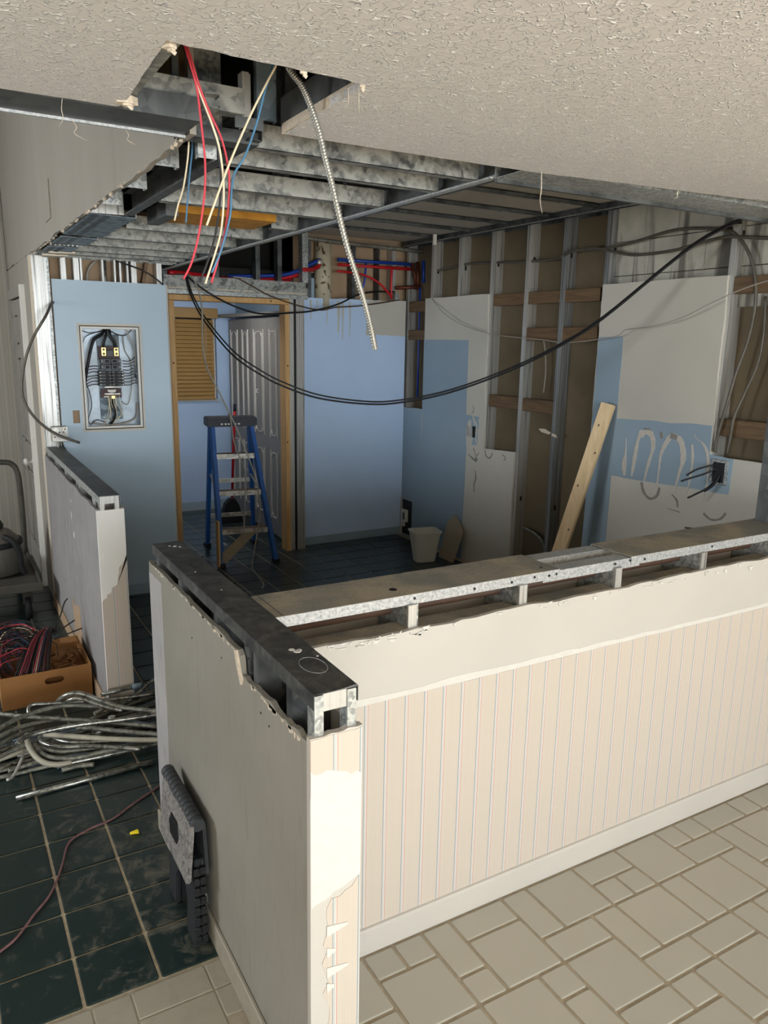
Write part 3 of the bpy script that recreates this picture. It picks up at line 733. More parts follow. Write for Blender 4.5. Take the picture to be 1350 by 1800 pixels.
pipe([(3.04, 6.06, 2.455), (3.80, 6.06, 2.462)], 0.014, 'pex_blue', 'blue water pipe', 1)
pipe([(3.04, 6.055, 2.415), (3.76, 6.055, 2.42)], 0.013, 'pex_red', 'red water pipe', 1)
pipe([(3.03, 6.05, 2.36), (3.20, 6.05, 2.355), (3.34, 6.05, 2.33), (3.46, 6.05, 2.27), (3.56, 6.05, 2.18)], 0.010, 'pex_red', 'red water pipe bending down')
pipe([(2.66, 5.90, 2.34), (2.80, 6.02, 2.36), (2.87, 6.05, 2.40)], 0.016, 'pex_red')
pipe([(2.10, 6.12, 2.27), (2.40, 6.10, 2.29), (2.62, 6.08, 2.32), (2.83, 6.06, 2.42), (2.88, 6.06, 2.44)], 0.016, 'pex_blue', 'blue water pipe', 4)
pipe([(2.00, 6.12, 2.25), (2.40, 6.12, 2.26), (2.64, 6.11, 2.30), (2.85, 6.09, 2.38)], 0.017, 'pex_red', None, 4)
pipe([(1.95, 6.15, 2.25), (2.40, 6.17, 2.25), (2.66, 6.16, 2.28)], 0.017, 'pex_red', None, 4)
pipe([(1.60, 6.02, 2.265), (1.80, 6.06, 2.262), (2.0, 6.16, 2.255)], 0.022, 'pex_red', None, 4)
pipe([(3.31, 6.06, 2.45), (3.30, 6.06, 2.30), (3.27, 6.08, 2.17)], 0.010, 'pex_blue', None, 3)
pipe([(3.57, 6.06, 2.42), (3.565, 6.06, 2.28), (3.57, 6.06, 2.16)], 0.011, 'pex_red', None, 3)
pipe([(3.60, 6.04, 2.25), (3.82, 5.98, 2.27)], 0.016, 'copper', 'dull copper pipe', 1)
pipe([(3.80, 6.0, 2.48), (3.80, 5.99, 2.24)], 0.017, 'copper', None, 1)
pipe([(3.76, 6.03, 2.47), (3.79, 6.0, 2.28)], 0.014, 'copper', None, 1)
pipe([(3.84, 5.97, 2.49), (3.84, 5.96, 2.30)], 0.014, 'pex_blue', None, 1)
pipe([(3.81, 5.97, 2.26), (3.805, 5.96, 1.9), (3.80, 5.95, 1.3)], 0.010, 'pex_blue', 'blue water pipe dropping inside the right wall', 2)
MB().lathe((2.87, 6.06, 2.42), [(0.02, -0.025), (0.028, -0.015), (0.028, 0.015), (0.02, 0.025)], 14, 'x').build('pipe_fitting', M['alu'], wa)
MB().box(3.60, 3.64, 6.045, 6.08, 2.15, 2.21).build('pipe_bracket', M['galv'], wa)
MB().tube([(2.72, 6.02, 2.60), (3.2, 6.04, 2.585), (3.86, 6.0, 2.57)], 0.016, 10, 3).build('conduit', M['emt_dull'], wa)

# ---- right wall
wr = thing('wall_right', (3.8, 4.4, 0), 'half stripped right wall of steel studs, brown board and drywall remnants', kind='structure')
MB().box(3.850, 3.865, -4.5, 6.2, 0, 3.3).build('backing_board', M['tan'], wr)
XS = 3.757
for y in (6.115, 5.715, 5.318, 4.895, 4.487, 4.11, 3.722, 2.815, 2.41, 2.0):
    m = 'galv_bright' if y not in (4.11, 3.722) else 'steel_grey'
    MB().cprof((XS, y-0.036, 0.002), (1,0,0), (0,1,0), (0,0,2.635), 0.092, 0.036).build('stud', M[m], wr)
    b = MB()
    for z in (0.62, 2.36): b.box(XS+0.036, XS+0.054, y-0.0375, y-0.0355, z, z+0.035)
    b.build('knockout', M['black'], wr)
MB().cprof((XS, 6.15, 0.0), (1,0,0), (0,0,1), (0,-8, 0), 0.092, 0.03, lip=0).build('bottom_track', M['galv_dark'], wr)
MB().cprof((XS-0.006, 6.15, 2.645), (1,0,0), (0,0,-1), (0,-8,0), 0.095, 0.036, lip=0).build('top_track', M['galv_dark'], wr)
# drywall remnants
D0, D1 = 3.740, 3.756
b = MB().prism([(6.085, 0), (6.085, 1.205), *jag((6.085, 1.205), (5.768, 1.21), 8, 0.003, 71), (5.768, 2.157), *jag((5.795, 2.157), (4.890, 2.157), 14, 0.002, 72),
    *jag((4.888, 2.157), (4.865, 0.975), 22, 0.004, 73), *jag((4.86, 0.972), (4.485, 0.992), 8, 0.003, 74), *jag((4.483, 0.99), (4.478, 0.0), 16, 0.003, 75)], 'x', D0, D1)
b.build('drywall_panel', M['white_board'], wr, label='tall drywall remnant, blue and white')
b = MB().prism([(6.084, 0), *jag((6.084, 1.203), (5.770, 1.208), 8, 0.003, 71), (5.770, 1.812), (5.115, 1.812), (5.112, 1.22), (4.93, 1.215), *jag((4.93, 1.215), (4.96, 0.985), 8, 0.012, 76), (5.09, 0.985), *jag((5.09, 0.985), (5.10, 0.0), 12, 0.004, 77)], 'x', D0-0.0015, D0+0.0005)
b.build('paint_area', M['blue_dark'], wr, label='blue painted area')
b = MB().prism([(5.09, 0.96), (5.10, 1.05), (5.07, 1.11), (5.085, 1.16), (5.04, 1.19), (5.03, 1.12), (5.00, 1.05), (5.02, 0.98)], 'x', D0-0.0022, D0-0.001)
b.ribbon([(5.02, 1.22), (4.99, 1.17), (4.96, 1.14), (4.97, 1.06), (4.95, 1.0)], [0.01, 0.03, 0.012, 0.02, 0.01], 'x', D0-0.0022, D0-0.001)
b.ribbon([(5.775, 1.18), (5.772, 1.06), (5.775, 0.95)], [0.006, 0.012, 0.006], 'x', D0-0.0022, D0-0.001)
b.build('scraped_spot', M['white_board'], wr)
b = MB()
for p, w in (([(5.06, 0.90), (5.0, 0.875), (4.95, 0.86), (4.96, 0.89), (4.93, 0.87)], [0.006, 0.016, 0.02, 0.01, 0.01]),
             ([(4.99, 0.96), (4.95, 0.90), (4.92, 0.93)], 0.008), ([(4.84, 0.96), (4.82, 0.915), (4.77, 0.91), (4.745, 0.95)], 0.012),
             ([(4.62, 0.955), (4.58, 0.935), (4.60, 0.91)], 0.008), ([(4.955, 0.78), (4.945, 0.72), (4.965, 0.66), (4.955, 0.6)], [0.008, 0.016, 0.014, 0.01]), ([(5.02, 1.30), (5.01, 1.26), (5.03, 1.235)], 0.007)):
    b.ribbon(p, w, 'x', D0-0.0018, D0+0.0005)
b.build('glue_mark', M['glue_dark'], wr)
b = MB().prism([(3.709, 0), *jag((3.725, 0.0), (3.706, 2.163), 36, 0.003, 81), *jag((3.706, 2.165), (2.800, 2.165), 16, 0.002, 82), *jag((2.800, 2.165), (2.790, 1.19), 24, 0.004, 83), *jag((2.79, 1.19), (2.0, 1.20), 10, 0.003, 84), (2.0, 0)], 'x', D0, D1)
b.build('drywall_panel', M['white_board'], wr, label='large white drywall remnant with a blue band')
MB().prism([(3.722, 0.003), *jag((3.722, 0.003), (3.704, 1.840), 30, 0.002, 85), (3.505, 1.843), *jag((3.500, 1.84), (3.497, 1.335), 10, 0.002, 86), *jag((3.497, 1.335), (2.796, 1.36), 14, 0.004, 87),
    (2.795, 1.20), (2.640, 1.192), (2.645, 0.995), *jag((2.645, 0.995), (3.505, 0.968), 14, 0.003, 88), (3.512, 0.003)], 'x', D0-0.0015, D0+0.0005).build('paint_area', M['blue_dark'], wr, label='blue band and corner strip of old paint')
b = MB()
for p, w in (([(3.405, 1.22), (3.40, 1.13), (3.405, 1.06), (3.395, 0.985)], [0.006, 0.012, 0.035, 0.015]),
             ([(3.335, 0.99), (3.325, 1.10), (3.31, 1.22), (3.285, 1.262), (3.24, 1.275), (3.205, 1.255), (3.19, 1.19), (3.215, 1.08), (3.235, 0.975)], [0.012, 0.03, 0.018, 0.045, 0.03, 0.035, 0.026, 0.018, 0.012]),
             ([(3.135, 0.955), (3.13, 1.06), (3.125, 1.16), (3.09, 1.24), (3.055, 1.275), (3.02, 1.268), (2.985, 1.235), (2.965, 1.15), (2.985, 1.05), (3.005, 0.94)], [0.014, 0.012, 0.02, 0.035, 0.025, 0.03, 0.035, 0.035, 0.016, 0.014]),
             ([(2.915, 1.24), (2.90, 1.15), (2.905, 1.03), (2.92, 0.95)], [0.014, 0.018, 0.010, 0.008]),
             ([(2.855, 1.265), (2.815, 1.22), (2.79, 1.13), (2.79, 1.02), (2.80, 0.93)], [0.006, 0.02, 0.018, 0.010, 0.008]),
             ([(2.91, 1.30), (2.885, 1.275), (2.86, 1.265)], 0.005), ([(2.74, 1.10), (2.765, 1.15), (2.80, 1.12), (2.81, 1.08)], 0.006)):
    b.ribbon(p, w, 'x', D0-0.0030, D0-0.0012)
b.build('glue_loop', M['glue'], wr, label='white loops of dried adhesive on the blue band')
b = MB()
for p, w in (([(3.255, 0.965), (3.23, 0.905), (3.18, 0.875), (3.13, 0.90), (3.115, 0.955)], 0.015), ([(2.79, 0.86), (2.74, 0.835), (2.68, 0.85), (2.65, 0.89)], 0.012),
             ([(3.02, 0.93), (2.98, 0.90), (2.97, 0.86)], [0.004, 0.01, 0.004]), ([(3.04, 0.84), (2.95, 0.835)], 0.004), ([(3.27, 1.295), (3.22, 1.295)], 0.010), ([(3.14, 1.29), (3.13, 1.25)], 0.02), ([(3.07, 1.275), (3.02, 1.268)], 0.035)):
    b.ribbon(p, w, 'x', D0-0.0036, D0-0.0002)
b.build('glue_mark', M['glue_dark'], wr)
# unpainted vertical sheet edge lines
# concrete block patch
cb = []
for r, (z0, z1) in enumerate(((2.0, 2.215), (2.215, 2.42), (2.42, 2.64))):
    ys = [3.70, 3.42, 3.02, 2.62] if r % 2 else [3.70, 3.22, 2.82, 2.62]
    for a, c_ in zip(ys[:-1], ys[1:]):
        MB().cbox(3.815, 3.849, c_+0.002, a-0.002, z0+0.002, z1-0.002, 0.003).build('concrete_block', M['block'], wr)
# wood blocking between the studs
for y0, y1, z0, z1 in ((3.75, 4.855, 2.068, 2.152), (3.75, 4.45, 1.812, 1.905), (4.10, 4.855, 1.305, 1.398), (5.765, 6.08, 2.05, 2.142), (5.765, 6.08, 1.808, 1.895), (1.95, 2.775, 2.068, 2.158), (1.95, 2.775, 1.308, 1.402)):
    MB().cbox(3.767, 3.805, y0, y1, z0, z1, 0.003).build('wood_blocking', M['block_wood'], wr)
# small broken anchors
b = MB().prism([(4.20, 1.175), (4.12, 1.165), (4.10, 1.18), (4.17, 1.20), (4.23, 1.195)], 'x', 3.742, 3.752)
b.prism([(4.09, 1.16), (4.04, 1.15), (4.05, 1.17), (4.09, 1.18)], 'x', 3.742, 3.752)
b.build('broken_anchor', M['white_edge'], wr)
MB().tube([(3.80, 4.40, 0.42), (3.80, 4.25, 0.40), (3.80, 4.15, 0.33), (3.80, 4.13, 0.22)], 0.012, 8, 4).build('conduit', M['emt_dull'], wr)

# ---- ceilings
cf = thing('ceiling', (0.5, 0, ZC), 'low textured ceiling with a ragged square hole cut in it', kind='structure')
b = MB(); T0, T1 = ZC, ZC+0.016
HX0, HX1, HY0, HY1 = 0.392, 0.772, 1.410, 1.805
eL = jag((-3.5, 1.835), (HX0, 1.832), 60, 0.004, 101); eR = jag((HX1, 1.838), (1.54, 1.818), 22, 0.003, 102)[:-1] + jag((1.54, 1.818), (2.47, 1.715), 24, 0.003, 103)[:-1] + jag((2.47, 1.715), (3.85, 1.56), 24, 0.003, 104)
b.prism([(-3.5, -4.5), *eL, *jag((0.402, 1.815), (0.385, 1.400), 14, 0.0015, 105), (0.385, -4.5)], 'z', T0, T1)
b.prism([(0.385, -4.5), *jag((0.385, 1.400), (0.770, 1.418), 16, 0.004, 106), (0.77, -4.5)], 'z', T0, T1)
b.prism([(0.77, -4.5), *jag((0.770, 1.418), (0.778, 1.838), 12, 0.003, 107), *eR, (3.85, -4.5)], 'z', T0, T1)
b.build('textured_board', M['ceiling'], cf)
b = MB()
b.box(0.772, 0.776, 1.42, 1.835, ZC+0.001, ZC+0.022)
b.prism([(0.772, ZC), (0.80, ZC-0.0), (0.80, ZC+0.02), (0.772, ZC+0.02)], 'y', 1.835, 1.837)
b.build('gypsum_edge', M['white_edge'], cf)
def chunk(x, y, s_, sd):
    r = random.Random(sd); b = MB(); n = 7
    P = [(x + s_*(1+0.3*r.uniform(-1, 1))*math.cos(a*2*PI/n), y + s_*0.8*(1+0.3*r.uniform(-1, 1))*math.sin(a*2*PI/n)) for a in range(n)]
    b.prism(P, 'z', ZC-0.003, ZC+0.012); b.prism([(px*0.5+x*0.5+s_*0.2, py*0.7+y*0.3) for px, py in P], 'z', ZC-0.007, ZC+0.0); b.obox((x+s_*0.3, y, ZC-0.006), (s_*0.9, s_*0.5, 0.006), (0.4, 0.5, 0.3)); b.build('gypsum_chunk', M['white_edge'], cf)
chunk(0.398, 1.425, 0.013, 1); chunk(0.402, 1.79, 0.020, 2); chunk(0.765, 1.425, 0.007, 3); chunk(0.64, 1.415, 0.007, 4)
def hang(p0, L, dx, nm='paper_shred', m='white_edge', par=None):
    x, y, z = p0
    b = MB().tube([(x, y, z), (x+dx*0.3, y, z-L*0.4), (x+dx*0.1, y, z-L*0.7), (x+dx, y, z-L)], [0.0022, 0.0026, 0.0018, 0.001], 5, 3, flat=0.3)
    b.build(nm, M[m], par or cf)
for p, L, dx in (((0.747, 1.445, ZC-0.0), 0.036, -0.004), ((0.772, 1.452, ZC-0.0), 0.04, 0.003), ((1.545, 1.80, ZC), 0.11, 0.012), ((2.06, 1.752, ZC), 0.03, -0.02), ((0.285, 1.835, ZC), 0.055, -0.01),
                 ((0.32, 1.95, ZC-.01), 0.04, 0.03), ((0.44, 1.97, ZC-.01), 0.03, 0.02), ((0.56, 1.98, ZC-.01), 0.02, -0.01)): hang(p, L, dx)
# edge track along the front of the kitchen opening
MB().cprof((-3.5, 1.995, ZC+0.002), (0,-1,0), (0,0,1), (4.08,0,0), 0.145, 0.05, lip=0).build('edge_track', M['galv_dark'], cf)
MB().box(-3.5, 0.585, 1.990, 1.998, ZC-0.004, ZC+0.002).build('track_lip', M['flange'], cf)
MB().cprof((1.50, 1.955, ZC+0.002), (0,-1,0), (0,0,1), (2.35,0,0), 0.155, 0.05, lip=0).build('edge_track', M['galv'], cf)
MB().box(1.50, 3.85, 1.945, 1.958, ZC-0.010, ZC+0.002).build('track_lip', M['galv_dark'], cf)
# framing seen through the hole
def cj(o, L, w, f, m='galv_mottle', u=(0,0,1), v=(0,1,0), nm='joist', par=cf, lip=0.006): return MB().cprof(o, u, v, L, w, f, lip=lip).build(nm, M[m], par)
cj((0.405, 1.86, ZC+0.035), (0.285, 0, 0), 0.055, 0.04)
MB().box(0.386, 0.424, 1.405, 1.84, ZC+0.0165, ZC+0.019).build('joist', M['galv_mottle'], cf)
MB().box(0.779, 0.785, 1.38, 1.86, ZC+0.016, ZC+0.085).build('joist', M['galv_dark'], cf)
MB().box(0.395, 0.52, 1.365, 1.385, ZC+0.018, ZC+0.05).build('joist', M['galv'], cf)
for x, y, w, z0 in ((0.688, 1.87, 0.016, ZC+0.01), (0.706, 1.88, 0.006, ZC+0.01)):
    MB().cprof((x, y, z0), (1,0,0), (0,1,0), (0,0,0.12), w, 0.03, lip=0).build('stud', M['galv_bright'], cf)
MB().cprof((0.735, 1.90, ZC+0.04), (1,0,0), (0,1,0), (0,0,0.6), 0.050, 0.02, lip=0).build('hanger_strap', M['galv_blue'], cf)
MB().box(0.533, 0.548, 1.90, 1.92, ZC+0.1, 3.2).build('hanger_strap', M['galv_dark'], cf)
MB().box(0.36, 0.60, 2.00, 2.02, ZC+0.07, 3.2).build('void_board', M['void_brown'], cf)
MB().box(0.345, 0.36, 1.2, 2.0, ZC+0.075, 3.2).build('void_board', M['void_brown'], cf)
cj((0.585, 1.83, ZC+0.030), (0.0, 0.20, 0.0), 0.030, 0.035, 'galv_mottle', (0,0,1), (1,0,0))
cj((0.575, 1.995, ZC+0.004), (0.20, 0.0, 0.0), 0.030, 0.06, 'galv_dark', (0,0,1), (0,1,0))
MB().box(0.665, 0.735, 1.86, 1.864, ZC+0.005, ZC+0.03).build('track_tab', M['galv_dark'], cf)

# kitchen dropped ceiling joists
ck = thing('ceiling', (1.0, 3.6, 2.26), 'stripped kitchen ceiling of mottled steel joists', kind='structure')
js = [(2.035, 0.78, 1.50), (2.255, 0.78, 1.50), (2.62, 0.78, 1.505), (2.985, 0.78, 1.50), (3.39, 1.37, 1.50), (3.80, 0.83, 1.49), (4.22, 0.79, 1.50), (4.60, 0.76, 1.50), (4.95, 0.72, 1.50), (5.20, 0.70, 1.50)]
for y, x0, x1 in js:
    cj((x0, y+0.045, 2.268), (x1-x0, 0, 0), 0.062, -0.0001 if False else 0.036, 'galv_mottle', (0,0,1), (0,-1,0), par=ck) if False else None
    b = MB()
    b.box(x0, x1, y, y+0.0016, 2.268, 2.330); b.box(x0, x1, y, y+0.034, 2.268, 2.2696); b.box(x0, x1, y, y+0.034, 2.3284, 2.330); b.box(x0, x1, y+0.0324, y+0.034, 2.268, 2.276)
    b.build('joist', M['galv_mottle'], ck)
MB().box(1.488, 1.512, 1.96, 5.95, 2.262, 2.267).build('hat_channel', M['flange'], ck, label='long thin steel channel under the joist ends')
MB().box(1.512, 1.514, 1.96, 5.95, 2.262, 2.276).build('channel_lip', M['flange'], ck)
cj((1.515, 1.97, 2.268), (0, 3.95, 0), 0.062, 0.034, 'galv_dark', (0,0,1), (1,0,0), par=ck, nm='runner')
cj((0.775, 1.97, 2.270), (0, 1.45, 0), 0.085, 0.034, 'galv_dark', (0,0,1), (-1,0,0), par=ck, nm='runner')
MB().cprof((0.655, 2.12, 2.245), (1,0,0), (0,1,0), (0,0,0.2), 0.05, 0.03, lip=0).build('hanger_stub', M['galv'], ck)
for x, y in ((1.13, 2.75), (1.30, 3.1), (1.10, 3.55), (1.0, 2.35), (1.42, 2.45)):
    MB().cprof((x, y, 2.33), (1,0,0), (0,1,0), (0,0,0.85), 0.036, 0.03, lip=0).build('hanger_strap', M['galv_dark'], ck)
MB().prism([(0.93, 3.30), *jag((0.93, 3.30), (1.36, 3.31), 12, 0.008, 121), (1.36, 3.60), (0.90, 3.62)], 'z', 2.285, 2.345).build('insulation', M['orange'], ck, label='orange yellow foam between the joists')
MB().prism([*jag((0.90, 2.318), (1.37, 2.312), 14, 0.003, 122), (1.37, 2.335), (0.90, 2.340)], 'y', 3.285, 3.298).build('insulation_edge', M['end_white'], ck)
MB().box(0.88, 0.93, 3.30, 3.62, 2.268, 2.33).build('joist', M['galv_dark'], ck)
for y in (2.45, 2.90, 3.20): MB().box(0.62, 1.5, y, y+0.05, 2.42, 2.45).build('furring', M['galv_dark'], ck)
for x, y, L, m in ((1.15, 2.1, 0.14, 'pex_red'), (1.33, 2.15, 0.16, 'pex_red'), (1.02, 2.45, 0.22, 'pex_red'), (0.9, 3.0, 0.2, 'pex_red'), (1.2, 3.2, 0.2, 'pex_blue'), (1.25, 2.35, 0.15, 'pex_red'), (1.20, 3.9, 0.2, 'pex_blue')):
    MB().tube([(x, y, 2.36), (x+L, y+0.25, 2.375)], 0.014, 8, 1).build('water_pipe', M[m], ck)
# upper ceiling over the right part
cu = thing('ceiling', (2.7, 4.0, 2.64), 'upper kitchen ceiling of grey board behind steel furring', kind='structure')
yy = [1.97, 2.42, 2.87, 3.32, 3.77, 4.22, 4.67, 5.12, 5.57, 6.10]
for y0, y1 in zip(yy[:-1], yy[1:]):
    MB().box(1.56, 3.84, y0+0.004, y1-0.004, 2.650, 2.662).build('ceiling_board', M['drywall_grey'], cu)
for y in yy[1:-1]:
    MB().prism([(y-0.036, 2.648), (y-0.018, 2.648), (y-0.012, 2.630), (y+0.012, 2.630), (y+0.018, 2.648), (y+0.036, 2.648)], 'x', 1.56, 3.74).build('furring_channel', M['galv_dark'], cu)
MB().box(3.70, 3.752, 1.97, 6.1, 2.612, 2.645).build('edge_track', M['galv_dark'], cu)
MB().box(3.696, 3.70, 1.97, 6.1, 2.606, 2.612).build('track_lip', M['galv'], cu)
for x, y in ((2.6, 2.43), (3.1, 2.43), (3.2, 2.88), (2.3, 3.33), (3.3, 3.33), (3.4, 3.78), (2.5, 3.78), (3.3, 4.23), (3.45, 4.68)):
    MB().box(x, x+0.08, y-0.014, y+0.014, 2.6275, 2.630).build('bright_spot', M['galv'], cu)
MB().box(3.60, 3.625, 5.45, 5.47, 2.56, 2.64).build('clip', M['white_paint'], cu)
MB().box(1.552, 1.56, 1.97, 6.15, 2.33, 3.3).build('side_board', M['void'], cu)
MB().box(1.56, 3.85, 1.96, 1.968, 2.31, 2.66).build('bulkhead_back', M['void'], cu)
for y in (2.2, 2.6, 3.0, 3.4): MB().box(1.545, 1.551, y, y+0.036, 2.33, 3.0).build('stud', M['galv_dark'], cu)

# roof and outer shell (rest of the dining room, hall, back room)
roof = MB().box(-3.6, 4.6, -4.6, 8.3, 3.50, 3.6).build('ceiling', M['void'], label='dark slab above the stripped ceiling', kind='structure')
MB().box(-3.5, 0.589, 2.0, 8.1, 3.40, 3.42).build('ceiling', M['header_paint'], label='high ceiling of the left hall', kind='structure')

MB().box(-3.5, 0.344, 2.001, 2.02, ZC+0.055, 3.4).build('wall_front', M['header_paint'], label='face above the low ceiling edge in the hall', kind='structure')
wpb = thing('wall_near', (0.5, -4.6, 0), 'storefront wall behind the photographer', kind='structure')
wpb.name = 'wall_front'
b = MB(); ws_ = [(-2.85, -0.65), (-0.45, 1.75), (1.95, 4.15)]
b.box(-3.6, 4.6, -4.6, -4.45, 0, 0.62); b.box(-3.6, 4.6, -4.6, -4.45, 2.27, 3.5)
xs = [-3.6] + [q for p in ws_ for q in p] + [4.6]
for a, c_ in zip(xs[0::2], xs[1::2]): b.box(a, c_, -4.6, -4.45, 0.62, 2.27)
b.build('wall_board', M['drywall'], wpb)
for a, c_ in ws_:
    f = MB().box(a, c_, -4.57, -4.50, 0.62, 0.66).box(a, c_, -4.57, -4.50, 2.23, 2.27).box(a, a+0.04, -4.57, -4.50, 0.66, 2.23).box(c_-0.04, c_, -4.57, -4.50, 0.66, 2.23)
    f.build('window_frame', M['white_paint'], wpb)
MB().box(-3.6, -3.5, -4.5, 8.3, 0, 3.5).build('wall_left', M['drywall'], label='far side wall of dining room and hall', kind='structure')
MB().box(3.866, 4.6, 1.95, 8.3, 0, 3.5).build('wall_right', M['void'], label='solid mass behind the right wall', kind='structure')
MB().box(4.45, 4.6, -4.5, 1.94, 0, 3.5).build('wall_right', M['drywall'], label='dining room side wall', kind='structure')
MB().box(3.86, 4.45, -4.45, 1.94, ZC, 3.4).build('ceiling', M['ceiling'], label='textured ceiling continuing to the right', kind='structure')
MB().box(-3.6, 4.6, 8.2, 8.3, 0, 3.5).build('wall_back', M['void'], label='outermost back wall', kind='structure')

# hall end wall and hall door
MB().box(-3.5, 0.589, 7.02, 7.12, 0, 2.65).build('wall_back', M['paper_hall'], label='hall end wall with faded striped paper', kind='structure')
MB().box(-3.5, 0.589, 7.03, 7.12, 2.65, 3.4).build('wall_back', M['header_paint'], label='grey wall set back above the hall end wall', kind='structure')
wh2 = thing('wall_left', (0.6, 6.2, 0), 'hall wall beyond the breaker wall corner', kind='structure')
MB().box(0.590, 0.606, 5.49, 5.90, 0, 2.28).box(0.590, 0.606, 5.90, 6.86, 2.06, 2.28).box(0.590, 0.606, 6.86, 7.02, 0, 2.28).build('wall_board', M['header_paint'], wh2)
d1 = thing('door_1', (0.585, 6.38, 0), 'off white panelled hall door seen edge on', kind='structure')
MB().box(0.580, 0.602, 5.94, 6.80, 0.01, 2.04).build('door_leaf', M['hall_door'], d1)
for y0, y1 in ((6.02, 6.33), (6.42, 6.73)):
    for z0, z1 in ((0.22, 0.80), (1.0, 1.62), (1.72, 1.93)):
        b = MB().box(0.572, 0.580, y0, y0+0.012, z0, z1).box(0.572, 0.580, y1-0.012, y1, z0, z1).box(0.572, 0.580, y0, y1, z0, z0+0.012).box(0.572, 0.580, y0, y1, z1-0.012, z1)
        b.box(0.576, 0.580, y0+0.04, y1-0.04, z0+0.04, z1-0.04)
        b.build('door_panel', M['hall_door'], d1)
MB().box(0.560, 0.590, 5.86, 5.93, 0, 2.12).build('door_casing', M['white_paint'], d1)
MB().box(0.568, 0.590, 6.81, 6.88, 0, 2.12).build('door_casing', M['hall_door'], d1)
MB().box(0.566, 0.590, 5.932, 6.88, 2.05, 2.12).build('door_casing', M['hall_door'], d1)
MB().lathe((0.572, 6.00, 0.90), [(0.026, 0.0), (0.026, -0.006), (0.010, -0.008), (0.010, -0.03), (0.024, -0.038), (0.028, -0.052), (0.018, -0.064)], 16, 'x').build('door_knob', M['white_paint'], d1)

# ---- back room seen through the opening
MB().prism([(1.42, 0), (1.42, 2.6), (2.15, 2.6), (2.15, 0)], 'y', 7.95, 8.05).build('wall_back', M['blue'], label='blue wall of the back room left of the blind', kind='structure')
MB().box(2.15, 2.86, 7.95, 8.05, 0, 1.17).box(2.15, 2.585, 7.95, 8.05, 2.09, 2.6).box(2.585, 2.86, 7.95, 8.05, 1.17, 2.6).build('wall_back', M['blue'], label='blue wall of the back room around the blind', kind='structure')
MB().box(1.42, 2.86, 6.14, 7.95, 2.30, 2.34).build('ceiling', M['void'], label='ceiling of the back room', kind='structure')  # coloured near black so the space above the door opening reads as shade
MB().box(1.30, 1.42, 6.14, 8.05, 0, 2.6).build('wall_left', M['blue'], label='left wall of the back room', kind='structure')
MB().box(2.80, 2.86, 6.14, 7.95, 0, 2.30).build('wall_right', M['blue_dark'], label='right wall of the back room behind the folding doors', kind='structure')
MB().box(1.424, 2.79, 7.935, 7.95, 0, 0.09).build('baseboard_back', M['blue_grey'], label='blue grey baseboard of the back room', kind='structure')
w1 = thing('window_1', (2.37, 7.98, 1.17), 'small window behind the closed wooden blind', kind='structure')
MB().box(2.15, 2.585, 8.02, 8.03, 1.17, 2.09).build('pane', M['glass'], w1)
MB().box(2.15, 2.18, 8.0, 8.03, 1.17, 2.09).box(2.555, 2.585, 8.0, 8.03, 1.17, 2.09).box(2.15, 2.585, 8.0, 8.03, 1.17, 1.20).box(2.15, 2.585, 8.0, 8.03, 2.06, 2.09).build('window_frame', M['white_paint'], w1)
MB().box(2.545, 2.560, 7.93, 7.95, 1.16, 2.06).box(2.0, 2.60, 7.925, 7.95, 1.150, 1.168).build('sill', M['white_paint'], w1)
bl = thing('window_blind', (2.3, 7.92, 1.17), 'closed tan wooden venetian blind on the back room window', 'blind')
MB().cbox(1.98, 2.585, 7.88, 7.925, 1.99, 2.09, 0.006).build('valance', M['blind'], bl)
for k in range(20):
    z = 1.955 - k*0.040
    MB().obox((2.26, 7.905, z), (0.56, 0.0035, 0.044), (-0.62, 0, 0)).build('slat', M['blind'], bl)
MB().cbox(1.98, 2.545, 7.895, 7.918, 1.168, 1.186, 0.004).build('bottom_rail', M['blind'], bl)
for x, L in ((2.44, 0.55), (2.455, 0.35)): MB().tube([(x, 7.875, 1.99), (x+0.003, 7.873, 1.99-L)], 0.0018, 5, 1).build('cord', M['cream_wire'], bl)
# folding closet doors
fdr = thing('folding_doors', (2.66, 7.1, 0), 'grey white folding closet doors inside the back room', 'door')
pts = [(2.625, 6.30), (2.665, 6.70), (2.655, 7.10), (2.70, 7.50), (2.715, 7.90)]
for k in range(4):
    (xa, ya), (xb, yb) = pts[k], pts[k+1]
    a = math.atan2(yb-ya, xb-xa); L = math.hypot(xb-xa, yb-ya); cx, cy = (xa+xb)/2, (ya+yb)/2
    R_ = Matrix.Rotation(a, 3, 'Z')
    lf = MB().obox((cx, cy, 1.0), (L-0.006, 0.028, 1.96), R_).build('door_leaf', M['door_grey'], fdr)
    nrm = R_ @ Vector((0, 1, 0))     # faces -x side
    for z0, z1 in ((0.16, 0.80), (0.92, 1.88)):
        b = MB()
        for sx in (-1, 1):
            for off, ww in ((0.115, 0.010), (0.085, 0.007)):
                c_ = Vector((cx, cy, (z0+z1)/2)) + R_ @ Vector((sx*off, 0.018, 0)); b.obox(c_, (ww, 0.010, z1-z0-0.06*(off < 0.1)), R_)
        # pointed upper and lower ends of the raised field
        for zz, sg in ((z1-0.02, 1), (z0+0.02, -1)):
            for sx in (-1, 1):
                c_ = Vector((cx, cy, zz-sg*0.028)) + R_ @ Vector((sx*0.070, 0.018, 0)); b.obox(c_, (0.045, 0.010, 0.007), R_ @ Matrix.Rotation(sx*sg*0.9, 3, 'Y'))
            c_ = Vector((cx, cy, zz)) + R_ @ Vector((0, 0.018, 0)); b.obox(c_, (0.11 if sg > 0 else 0.11, 0.008, 0.006), R_)
        b.build('door_moulding', M['door_white'], lf)
